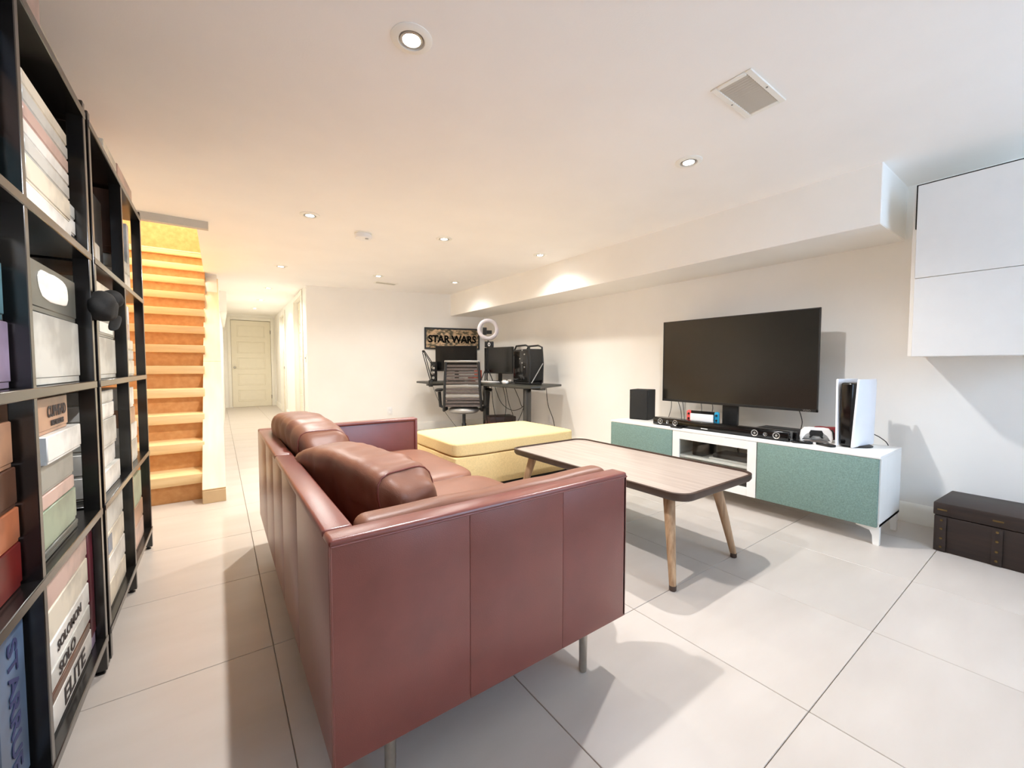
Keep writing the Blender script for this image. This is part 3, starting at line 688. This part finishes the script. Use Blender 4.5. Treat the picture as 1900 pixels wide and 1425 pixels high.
# handheld console in dock
t = thing('game_console_dock', 'white console dock with red and blue controllers before the television post', 'game console', (3.045, 1.705, Z), .12)
obj('dock_front', B((-.03, -.087, 0), (-.012, .087, .104), .005), M_PLAS, t); obj('dock_back', B((.012, -.087, 0), (.03, .087, .104), .005), M_BLKP, t); obj('dock_floor', B((-.013, -.087, 0), (.013, .087, .03)), M_BLKP, t, smooth=0)
obj('tablet', B((-.007, -.088, .03), (.007, .088, .125), .002), M_BLKG, t)
MRX = Matrix(((0, 0, 1, 0), (1, 0, 0, 0), (0, 1, 0, 0), (0, 0, 0, 1)))
for s, m in ((1, mat('neon_red', s2l(245, 96, 92), .45, var=.02)), (-1, mat('neon_blue', s2l(30, 150, 190), .45, var=.02))):
    a, b2 = sorted((s * .089, s * .122)); P = roundrect(a, b2, .025, .127, .0155)
    bm = bmesh.new(); prism(bm, P, -.010, .010, .003, M=MRX); c = obj('controller', bm, m, t)
    for z in (.10, .062):
        bm = bmesh.new(); lathe(bm, [(.0085, 0), (.008, .006), (0, .008)], 14, T(-.010, s * .105, z) @ Matrix.Rotation(-PI / 2, 4, 'Y')); obj('button', bm, M_BLKP, c)
# tall console
t = thing('game_console', 'tall white game console with black core on the near end of media unit', 'game console', (3.075, .775, Z + .006), math.radians(-9))
def fin(side):
    # fin outline in (x = depth, z = height); front is -x
    pts = [(-.13, .0), (-.112, .385), (-.105, .392), (.10, .392), (.11, .37), (.118, .01), (.11, 0)]
    b = bmesh.new(); prism(b, pts, 0, .011, .003, M=Matrix(((1, 0, 0, 0), (0, 0, 1, 0), (0, 1, 0, 0), (0, 0, 0, 1))))
    for v in b.verts:
        zz = v.co.z / .39; out = .032 + .016 * max(0, (zz - .35)) ** 1.4 + (.006 if v.co.x < -.1 else 0) * (1 if zz > .6 else .2)
        v.co.y = side * (out + (v.co.y))
    bmesh.ops.recalc_face_normals(b, faces=b.faces); return b
obj('core', B((-.118, -.032, .004), (.118, .032, .372), .012, 3), M_BLKG, t)
for s in (-1, 1): obj('side_panel', fin(s), mat('console_white', s2l(240, 242, 248), .38, var=.01), t)
obj('disc_slot', B((-.095, -.0452, .05), (-.088, -.0425, .17)), M_BLKM, t, smooth=0)
bm = bmesh.new(); lathe(bm, [(.08, -.006), (.082, -.004), (.082, .0), (.075, .004)], 28); obj('stand', bm, M_BLKP, t)
# controllers
def pad(name, label, loc, rz, m, group):
    t = thing(name, label, 'controller', loc, rz, group)
    half = [(0, .030), (.035, .032), (.062, .028), (.078, .008), (.084, -.030), (.080, -.055), (.070, -.062), (.058, -.052), (.046, -.026), (.034, -.016), (0, -.016)]
    P = half + [(-x, y) for x, y in reversed(half[1:-1])]
    bm = bmesh.new(); prism(bm, [(x, y + .062) for x, y in P], -.018, .018, .012, 3, M=Matrix(((0, 0, 1, 0), (1, 0, 0, 0), (0, 1, 0, 0), (0, 0, 0, 1))))
    obj('shell', bm, m, t)
    half = [(0, .018), (.028, .018), (.036, .0), (.03, -.012), (.036, -.03), (.026, -.03), (.016, -.017), (0, -.017)]
    P = half + [(-x, y) for x, y in reversed(half[1:-1])]
    bm = bmesh.new(); prism(bm, [(x, y + .058) for x, y in P], -.021, -.0165, .0015, 1, M=Matrix(((0, 0, 1, 0), (1, 0, 0, 0), (0, 1, 0, 0), (0, 0, 0, 1)))); obj('centre_panel', bm, M_BLKP, t)
    for s in (-1, 1):
        bm = bmesh.new(); lathe(bm, [(.007, 0), (.006, .006), (.010, .008), (.010, .011), (0, .0105)], 16, T(-.019, s * .024, .05) @ Matrix.Rotation(-PI / 2, 4, 'Y')); obj('thumbstick', bm, M_BLKP, t)
    return t
pad('game_controller', 'white game controller propped beside the tall console', (3.02, .955, Z), .35, M_PLAS, 'game controllers')
pad('game_controller', 'red game controller half hidden behind the white one', (3.105, .925, Z), .35, mat('controller_red', s2l(120, 24, 30), .4, var=.03), 'game controllers')
for (x, y, rz), lb in zip(((2.905, .99, .3), (2.925, .875, -.5)), ('small black remote lying at the soundbar end of the media unit', 'small glossy black gadget lying before the white controller')):
    t = thing('small_remote', lb, 'remote', (x, y, Z), rz); bm = bmesh.new(); prism(bm, roundrect(-.025, .025, -.055, .055, .02), 0, .014, .005, 3); obj('case', bm, M_BLKG, t)
    bm = bmesh.new(); prism(bm, roundrect(-.012, .012, -.04, -.01, .01), .014, .0155); obj('keypad', bm, M_BLKM, t)
# cables behind the television
def cable(pts, label, r=.0028, m=None, grp='loose black cables'):
    P = [Vector(p) for p in pts]; out = []
    for i in range(len(P) - 1):
        p0, p1, p2, p3 = P[max(i - 1, 0)], P[i], P[i + 1], P[min(i + 2, len(P) - 1)]
        for k in range(6):
            u = k / 6; out.append(.5 * ((2 * p1) + (p2 - p0) * u + (2 * p0 - 5 * p1 + 4 * p2 - p3) * u * u + (3 * p1 - p0 - 3 * p2 + p3) * u ** 3))
    out.append(P[-1]); o = obj('cable', tube(bmesh.new(), out, r, 6), m or M_BLKP); tag(o, label, 'cable', grp); return o
cable([(3.20, 2.08, .70), (3.21, 2.085, .60), (3.19, 2.10, .50)], 'leftmost cable hanging from the television')
cable([(3.20, 2.03, .70), (3.22, 2.0, .58), (3.2, 1.98, .49)], 'second cable hanging from the left end of the television')
cable([(3.20, 1.98, .70), (3.23, 1.975, .56), (3.2, 1.95, .49)], 'third cable hanging from the left end of the television')
cable([(3.18, 1.80, .68), (3.16, 1.78, .60), (3.10, 1.77, .55)], 'cable running from the television down behind the dock')
cable([(3.2, 1.72, .68), (3.18, 1.70, .62), (3.13, 1.69, .56)], 'short cable slanting down to the top of the dock')
cable([(3.20, 1.12, .68), (3.22, 1.10, .58), (3.20, 1.11, .49)], 'single cable hanging below the near end of the television')
cable([(3.20, .745, .56), (3.27, .70, .52), (3.35, .68, .46), (3.40, .67, .30)], 'power cable leaving the back of the tall console')

def outlet(name, label, M, m=M_PLAS):
    t = thing(name, label, 'outlet'); t.matrix_world = M
    obj('plate', B((-.036, -.006, -.058), (.036, 0, .058), .003), m, t)
    for z in (-.025, .025): obj('socket', B((-.016, -.008, z - .014), (.016, -.005, z + .014), .003), m, t)
    return t
MFAR = T(FAR_A.x, FAR_A.y, 0) @ Rz(ang)
outlet('wall_outlet', 'white wall outlet low on the far wall above the sofa arm', MFAR @ T(1.07, 0, .30))
outlet('wall_outlet', 'white wall outlet behind the left end of the television', T(XR, 2.13, .62) @ Rz(-PI / 2))
outlet('wall_outlet', 'white wall outlet low on the right wall behind the ottoman', T(XR, 3.95, .28) @ Rz(-PI / 2))
t = thing('light_switch', 'white light switch on the hallway corner wall', 'switch'); t.matrix_world = MH @ T(.12, 0, 1.07) @ Rz(PI)
obj('plate', B((-.036, -.006, -.058), (.036, 0, .058), .003), M_PLAS, t); obj('toggle', B((-.005, -.016, -.01), (.005, -.005, .012), .002), M_CHROME, t)

# ------------------------------------------------------------------ wall cabinet and trunk
t = thing('wall_cabinet', 'white wall cabinet with flat doors hanging at the right edge', 'cabinet', (3.0, .535, 1.01))
cl, ch = .60, .89
obj('carcass', B((.019, -cl, .002), (XR - 3.0 - .001, .018, ch + .0), .001, 1), M_LAC, t, smooth=0)
zs = .410
for a, b2 in ((0, zs - .0012), (zs + .0012, ch)): obj('door', B((0, -cl, a), (.018, 0, b2), .0015, 1), mat('pale_grey_lacquer', s2l(226, 226, 224), .4, var=.01), t)
obj('gap_shade_strip', B((.004, -cl, ch), (.02, .006, ch + .006)), M_BLKM, t, smooth=0); obj('gap_shade_strip', B((.004, .0, .67), (.02, .006, ch + .006)), M_BLKM, t, smooth=0)  # black strips stand in for the shadow line along the door edges
t = thing('storage_trunk', 'dark wooden trunk with metal studs on the floor at the right edge', 'trunk', (3.02, .425, 0), -.06)
tl = .82; td = .34
obj('body', B((0, -tl, 0), (td, 0, .185), .004), M_TRUNK, t); obj('lid', B((-.004, -tl - .004, .188), (td + .004, .004, .255), .006), M_TRUNK, t)
for y in (-.012, -.20, -.55):
    st_ = obj('strap', B((-.007, y - .035, .004), (-.001, y, .182), .001), M_TRUNK, t)
    for z in (.025, .07, .12, .165):
        bm = bmesh.new(); lathe(bm, [(.006, 0), (.005, .003), (0, .004)], 10, T(-.007, y - .017, z) @ Matrix.Rotation(-PI / 2, 4, 'Y')); obj('stud', bm, M_BRASS, st_)
    obj('corner_plate', B((-.006, y - .035, .215), (-.002, y, .222)), M_BRASS, t, smooth=0)

# ------------------------------------------------------------------ desk corner
DZ = .74
t = thing('corner_desk', 'dark corner desk standing under the bulkhead in the far corner', 'desk', (0, 0, 0))
P = [(2.30, 5.10), (2.52, 4.96), (2.66, 4.72), (2.70, 4.40), (2.66, 3.55), (2.70, 3.42), (2.80, 3.38), (3.36, 3.66), (3.36, 5.45), (2.42, 5.68), (2.32, 5.60)]
M_DESK = mat('charcoal_desk', s2l(52, 52, 46), .4, var=.08, scale=30)
bm = bmesh.new(); prism(bm, list(reversed(P)), DZ - .025, DZ, .004); obj('desktop', bm, M_DESK, t)
for x, y in ((2.93, 3.78), (3.24, 5.18)):
    obj('leg', B((x - .035, y - .035, .02), (x + .035, y + .035, DZ - .04), .006), M_BLACK, t); obj('foot', B((x - .045, y - .25, 0), (x + .045, y + .25, .025), .006), M_BLACK, t)
obj('cross_rail', B((3.0, 3.6, DZ - .06), (3.06, 5.3, DZ - .026)), M_BLACK, t, smooth=0); obj('cross_rail', B((2.4, 5.38, DZ - .06), (3.1, 5.44, DZ - .026)), M_BLACK, t, smooth=0)
def monitor(label, loc, rz, w=.615, h=.36):
    t = thing('monitor', label, 'monitor', loc, rz, 'desk monitors')
    obj('screen', B((-.004, -w / 2 + .006, .13), (.0, w / 2 - .006, .13 + h - .012)), mat('monitor_gloss', s2l(8, 8, 9), .25, var=.02), t, smooth=0)
    obj('housing', B((.0, -w / 2, .115), (.03, w / 2, .115 + h + .008), .006), M_BLKP, t); obj('bezel', B((-.006, -w / 2, .113), (.001, w / 2, .131), .002), M_BLKP, t)
    obj('stand_post', B((.03, -.03, .01), (.055, .03, .32), .004), M_BLKP, t); obj('stand_base', B((-.08, -.11, DZ - loc[2]), (.09, .11, .012), .004), M_BLKP, t)
CF = math.radians(90 - 35.65)     # direction of the line of sight in plan
monitor('left monitor on the corner desk, squarely facing the room', (2.82, 5.33, DZ + .03), CF - .08)
monitor('right monitor on the corner desk, turned along the right wall', (3.20, 4.80, DZ), .16, .58)
# tower
t = thing('computer_tower', 'black computer tower with carry handles on the near end of the desk', 'computer', (3.06, 3.93, DZ), -.18)
obj('case', B((-.10, -.20, .03), (.10, .21, .42), .02, 3), M_BLKM, t)
obj('glass_side', B((-.104, -.17, .05), (-.099, .19, .40), .002), M_BLKG, t)
obj('front_mesh', B((-.085, -.212, .05), (.085, -.199, .40), .006), M_BLKM, t)
for s in (-1, 1):
    bm = bmesh.new(); tube(bm, [(s * .085, -.20, .02), (s * .085, -.215, .25), (s * .085, -.19, .44), (s * .085, -.10, .465), (s * .085, .15, .465), (s * .085, .20, .42), (s * .085, .215, .02)], .011, 8); obj('handle', bm, M_BLKP, t)
bm = bmesh.new(); tube(bm, [(-.07, -.222, .02), (.08, -.222, .25)], .006, 8); obj('diagonal_bar', bm, M_SILV, t)
for k in range(5): obj('component', B((-.1055, -.12 + .06 * (k % 3), .20 + .05 * k), (-.1035, -.09 + .06 * (k % 3), .215 + .05 * k)), M_SILV, t, smooth=0)
obj('base', B((-.09, -.19, 0), (.09, .2, .03), .01), M_BLKP, t)
# ring light on a slim tripod
t = thing('ring_light', 'white ring light on a black pole in the far corner', 'ring light', (3.00, 4.74, DZ), CF)
zc = 1.455 - DZ
bm = bmesh.new(); ringp = [(-.0, .124 * math.cos(a), zc + .124 * math.sin(a)) for a in [2 * PI * i / 40 for i in range(41)]]
tb = bmesh.new()
for i in range(40):
    for j in range(10): 
        a = 2 * PI * i / 40; b2 = 2 * PI * j / 10; r = .122 + .026 * math.cos(b2); tb.verts.new((.012 * math.sin(b2), r * math.cos(a), zc + r * math.sin(a)))
tb.verts.ensure_lookup_table()
for i in range(40):
    for j in range(10): tb.faces.new([tb.verts[k] for k in (i * 10 + j, i * 10 + (j + 1) % 10, ((i + 1) % 40) * 10 + (j + 1) % 10, ((i + 1) % 40) * 10 + j)])
bmesh.ops.recalc_face_normals(tb, faces=tb.faces); bm.free()
obj('ring_lamp', tb, mat('ring_diffuser', s2l(214, 208, 212), .5, var=.01), t)
bm = bmesh.new(); tube(bm, [(.02, 0, zc - .10), (.02, .01, .30), (.02, .02, .03)], .009, 8); obj('pole', bm, M_BLKP, t)
for a in (0, 2.1, 4.2):
    bm = bmesh.new(); tube(bm, [(.02, .02, .22), (.02 + .10 * math.cos(a), .02 + .10 * math.sin(a), .006)], .006, 6); obj('tripod_leg', bm, M_BLKP, t)
obj('phone_clip', B((.0, .02, zc - .07), (.03, .075, zc + .03), .006), M_BLKP, t); obj('phone_clip', B((.0, -.05, zc - .06), (.02, .02, zc - .01), .004), M_BLKP, t)
# webcam with a round white badge
t = thing('webcam', 'small black camera with a white oval ring under the ring light', 'webcam', (2.965, 4.66, 1.248), CF)
obj('housing', B((-.02, -.06, -.04), (.03, .06, .04), .008), M_BLKP, t)
tb = bmesh.new()
for i in range(20):
    for j in range(6): a = 2 * PI * i / 20; b2 = 2 * PI * j / 6; tb.verts.new((-.021 + .003 * math.sin(b2), (.012 + .005 * math.cos(b2)) * math.cos(a), (.020 + .006 * math.cos(b2)) * math.sin(a)))
tb.verts.ensure_lookup_table()
for i in range(20):
    for j in range(6): tb.faces.new([tb.verts[k] for k in (i * 6 + j, i * 6 + (j + 1) % 6, ((i + 1) % 20) * 6 + (j + 1) % 6, ((i + 1) % 20) * 6 + j)])
bmesh.ops.recalc_face_normals(tb, faces=tb.faces)
obj('lens_ring', tb, M_PLAS, t)
bm = bmesh.new(); tube(bm, [(.01, .02, -.03), (.03, .05, -.25), (.04, .06, -.505)], .008, 8); obj('mount_arm', bm, M_BLKP, t)
# poster on the far wall
t = thing('framed_poster', 'wide black framed poster with bold black lettering on the far wall', 'poster'); t.matrix_world = MFAR @ T(1.585, -.0, 1.215)
pw, phh = .86, .325
bm = bmesh.new(); f = .022
for lo, hi in (((0, -.02, 0), (pw, 0, f)), ((0, -.02, phh - f), (pw, 0, phh)), ((0, -.02, f), (f, 0, phh - f)), ((pw - f, -.02, f), (pw, 0, phh - f))): box(bm, lo, hi, .002, 1)
obj('frame', bm, M_BLKP, t)
obj('print', B((f, -.008, f), (pw - f, -.002, phh - f)), mat('collage_print', s2l(206, 176, 140), .6, col2=s2l(92, 84, 62), scale=16, contrast=.13, detail=8, stretch=(1, 1, 1.6)), t, smooth=0)
for row in range(2):
    pass
me = text_mesh('STAR WARS', .150, .0006, .95, .006, .97); o = obj('lettering', me, mat('ink_black', s2l(16, 14, 13), .9, var=.02, spec=.1), t, smooth=0); o.matrix_local = T(pw * .5, -.0092, phh * .46) @ Matrix.Rotation(PI / 2, 4, 'X')
# microphone boom arm
t = thing('microphone_arm', 'black folding microphone boom arm clamped to the left desk end', 'microphone', (2.33, 5.12, DZ), CF - PI / 2)
obj('clamp', B((-.03, -.03, -.06), (.02, .03, .03), .005), M_BLKP, t)
for dxx in (-.012, .012):
    bm = bmesh.new(); tube(bm, [(dxx, 0, .02), (-.10 + dxx, 0, .40)], .006, 6); obj('lower_arm', bm, M_BLKP, t)
    bm = bmesh.new(); tube(bm, [(-.10 + dxx * .6, .0, .43), (.03 + dxx, -.02, .23)], .006, 6); obj('upper_arm', bm, M_BLKP, t)
bm = bmesh.new(); lathe(bm, [(.016, -.02), (.016, .02)], 12, T(-.10, 0, .415) @ Matrix.Rotation(PI / 2, 4, 'X')); obj('joint', bm, M_BLKP, t)
bm = bmesh.new(); lathe(bm, [(.0, 0), (.022, .004), (.024, .10), (.02, .13), (0, .14)], 16, T(.045, -.02, .10)); mc = obj('microphone', bm, M_BLKP, t)
for z in (.03, .09):
    bm = bmesh.new(); lathe(bm, [(.016, 0), (.012, .004), (0, .006)], 14, T(.045, -.044, .10 + z) @ Matrix.Rotation(PI / 2, 4, 'X')); obj('spring_disc', bm, M_SILV, mc)
# desk speaker
t = thing('desk_speaker', 'slim dark desk speaker left of the left monitor', 'speaker', (2.52, 5.44, DZ), CF - PI / 2)
obj('cabinet', B((-.04, -.05, 0), (.04, .05, .28), .006), M_BLKM, t)
for z, r in ((.20, .026), (.12, .03), (.05, .02)):
    bm = bmesh.new(); lathe(bm, [(r, 0), (r * .7, .004), (r * .4, .001), (0, .004)], 16, T(.0, -.05, z) @ Matrix.Rotation(PI / 2, 4, 'X')); obj('driver', bm, M_SILV, t)
# desk clutter
t = thing('keyboard', 'pale keyboard on the desk in front of the right monitor', 'keyboard', (2.80, 4.45, DZ), PI / 2)
obj('tray', B((-.21, -.065, 0), (.21, .065, .018), .004), M_SILV, t)
for r in range(4):
    obj('key_row', B((-.2, -.055 + r * .029, .018), (.2, -.031 + r * .029, .026), .003), M_PLAS, t)
tag(obj('red_book', B((3.02, 5.16, DZ), (3.14, 5.34, DZ + .05), .003), mat('book_red', s2l(170, 60, 48), .6, var=.1)), 'red book lying between the two monitors', 'book')
tag(obj('orange_packet', B((3.0, 5.02, DZ), (3.07, 5.12, DZ + .16), .004), mat('packet_orange', s2l(232, 120, 92), .6, col2=s2l(150, 40, 30), scale=14)), 'orange packet standing between the two monitors', 'packet')
t = thing('mouse', 'small pale mouse on the desk left of the tower', 'mouse', (2.84, 4.10, DZ)); bm = bmesh.new(); soft(bm, (-.03, -.05, -.015), (.03, .05, .032), 2.6, 6, M=T(0, 0, .012)); obj('shell', bm, M_PLAS, t); bm = bmesh.new(); tube(bm, [(0, -.02, .043), (0, -.035, .041)], .004, 6); obj('wheel', bm, M_BLKP, t)
t = thing('headset', 'grey headset lying on the desk beside the tower', 'headset', (2.95, 4.22, DZ), .5)
bm = bmesh.new(); tube(bm, [(.075 * math.cos(a), .075 * math.sin(a), .02) for a in [PI * i / 12 for i in range(13)]], .008, 8); obj('band', bm, M_SILV, t)
for s in (-1, 1): bm = bmesh.new(); soft(bm, (s * .075 - .018, -.035, 0), (s * .075 + .018, .035, .05), 2.5, 5); obj('ear_cup', bm, M_SILV, t)
t = thing('floor_box', 'dark reddish box on the floor under the desk', 'box', (2.98, 4.42, 0), -.3)
obj('body', B((-.17, -.13, 0), (.17, .13, .27), .004), mat('oxblood', s2l(74, 30, 24), .5, var=.15), t); obj('lid', B((-.174, -.134, .25), (.174, .134, .31), .004), mat('oxblood_dark', s2l(48, 28, 22), .5, var=.15), t)
# cables under the desk
CBL = ['leftmost straight cable hanging below the corner desk', 'second straight cable hanging down behind the dark red box', 'big sagging loop of cable below the corner desk',
       'wavy cable dropping to the left half of the dark red box', 'curved cable dropping to the middle of the dark red box', 'small tight cable loop just under the desktop', 'thicker cable running from the desk leg to the dark red box']
for k, pts in enumerate((
    [(2.78, 4.55, .70), (2.79, 4.5, .45), (2.82, 4.45, .16), (2.84, 4.4, .01)],
    [(2.80, 4.35, .70), (2.81, 4.32, .45), (2.84, 4.28, .21)],
    [(2.82, 4.30, .70), (2.85, 4.2, .50), (2.90, 4.02, .42), (2.96, 3.86, .50), (3.0, 3.80, .70)],
    [(2.86, 4.18, .70), (2.88, 4.15, .55), (2.86, 4.12, .40), (2.84, 4.15, .22)],
    [(2.86, 4.12, .70), (2.88, 4.08, .5), (2.92, 4.05, .35), (2.94, 4.1, .21)],
    [(2.90, 4.0, .70), (2.93, 3.95, .58), (2.95, 3.9, .47), (2.97, 3.85, .55), (3.0, 3.84, .70)],
    [(3.0, 3.86, .70), (2.98, 3.92, .45), (2.95, 3.98, .30), (2.92, 4.05, .21)],
    [(3.12, 3.66, .70), (3.15, 3.66, .5), (3.22, 3.64, .3), (3.25, 3.63, .05)],
    [(2.36, 5.15, .70), (2.42, 5.0, .42), (2.55, 4.8, .14), (2.66, 4.7, .01)])):
    cable(pts, (CBL[k] if k < 7 else ('cable hanging to the right of the desk leg' if k == 7 else 'thin cable slanting down from the left desk end')), .004 if k != 8 else .0025, M_BLKM, 'cables under the desk' if k < 7 else None)

# ------------------------------------------------------------------ office chair (local +y is the way it faces)
t = thing('office_chair', 'grey and black mesh-back office chair pulled up to the corner desk', 'chair', (2.62, 4.74, 0), -math.radians(35.65) + .03)
M_CHR = mat('grey_slat_fabric', s2l(92, 82, 78), .6, var=.12, scale=40)
bk = lambda z: -.18 - .03 * math.sin((z - .42) / .6 * PI) - .05 * (z - .42)     # back profile y(z)
for s in (-1, 1):
    pts = [(s * (.235 - .02 * (1 - u)) if False else s * (.205 + .03 * (1 - u)), bk(.43 + .59 * u), .43 + .59 * u) for u in [i / 10 for i in range(11)]]
    bm = bmesh.new(); tube(bm, pts, .018, 8); obj('back_upright', bm, M_BLKP, t)
    bm = bmesh.new(); tube(bm, [(s * .235, -.18, .44), (s * .245, -.13, .39), (s * .22, -.04, .40)], .02, 8); obj('back_hook', bm, M_BLKP, t)
obj('top_rail', B((-.225, bk(1.02) - .018, 1.005), (.225, bk(1.02) + .018, 1.03), .008), M_SILV, t)
for k in range(13):
    z = .455 + k * .042; wv = .215 + .025 * (1 - k / 13)
    bm = bmesh.new(); box(bm, (-wv, bk(z) - .006, z - .0155), (wv, bk(z) + .004, z + .0155), .004)
    obj('back_slat', bm, M_CHR if k not in (3, 6) else M_SILV, t)
bm = bmesh.new(); soft(bm, (-.25, -.14, .43), (.25, .33, .50), 5, 8); obj('seat', bm, M_BLKM, t)
bm = bmesh.new(); soft(bm, (-.20, -.17, .33), (.20, .22, .43), 2.6, 8); obj('seat_shell', bm, M_SILV, t)
for s in (-1, 1):
    bm = bmesh.new(); tube(bm, [(s * .22, .02, .40), (s * .31, .02, .43), (s * .325, .02, .62)], .022, 8); obj('arm_post', bm, M_BLKP, t)
    bm = bmesh.new(); soft(bm, (s * .325 - .05, -.11, .625), (s * .325 + .05, .14, .665), 3, 6); obj('armrest', bm, M_BLKM, t)
bm = bmesh.new(); lathe(bm, [(.03, .08), (.03, .2), (.022, .21), (.022, .36)], 16); obj('gas_column', bm, M_BLKP, t)
for k in range(5):
    a = 2 * PI * k / 5 + .3; bm = bmesh.new(); tube(bm, [(0, 0, .10), (.30 * math.cos(a), .30 * math.sin(a), .065)], .026, 8, .016); lg = obj('base_leg', bm, M_BLKP, t)
    bm = bmesh.new(); lathe(bm, [(.028, -.02), (.03, -.015), (.03, .015), (.028, .02)], 14, T(.30 * math.cos(a), .30 * math.sin(a), .03) @ Rz(a) @ Matrix.Rotation(PI / 2, 4, 'X')); obj('caster', bm, M_BLKM, lg)

# stairwell lamp upstairs
t = thing('stairwell_lamp', 'frosted lamp on the ceiling above the stairs', 'lamp', (-.5, 5.2, 4.0))
bm = bmesh.new(); lathe(bm, [(.12, 0), (.12, -.02), (.10, -.06), (0, -.08)], 24); obj('dome', bm, mat('lamp_dome', (1, 1, 1), .4, var=0, emit=(1, .86, .66), estr=4.0), t)
l = bpy.data.lights.new('stairwell_bulb', 'POINT'); l.energy = 22; l.color = (1, .88, .74); l.shadow_soft_size = .1
lo = bpy.data.objects.new('stairwell_bulb', l); COL.objects.link(lo); lo.parent = t; lo.location = (0, 0, -.16)
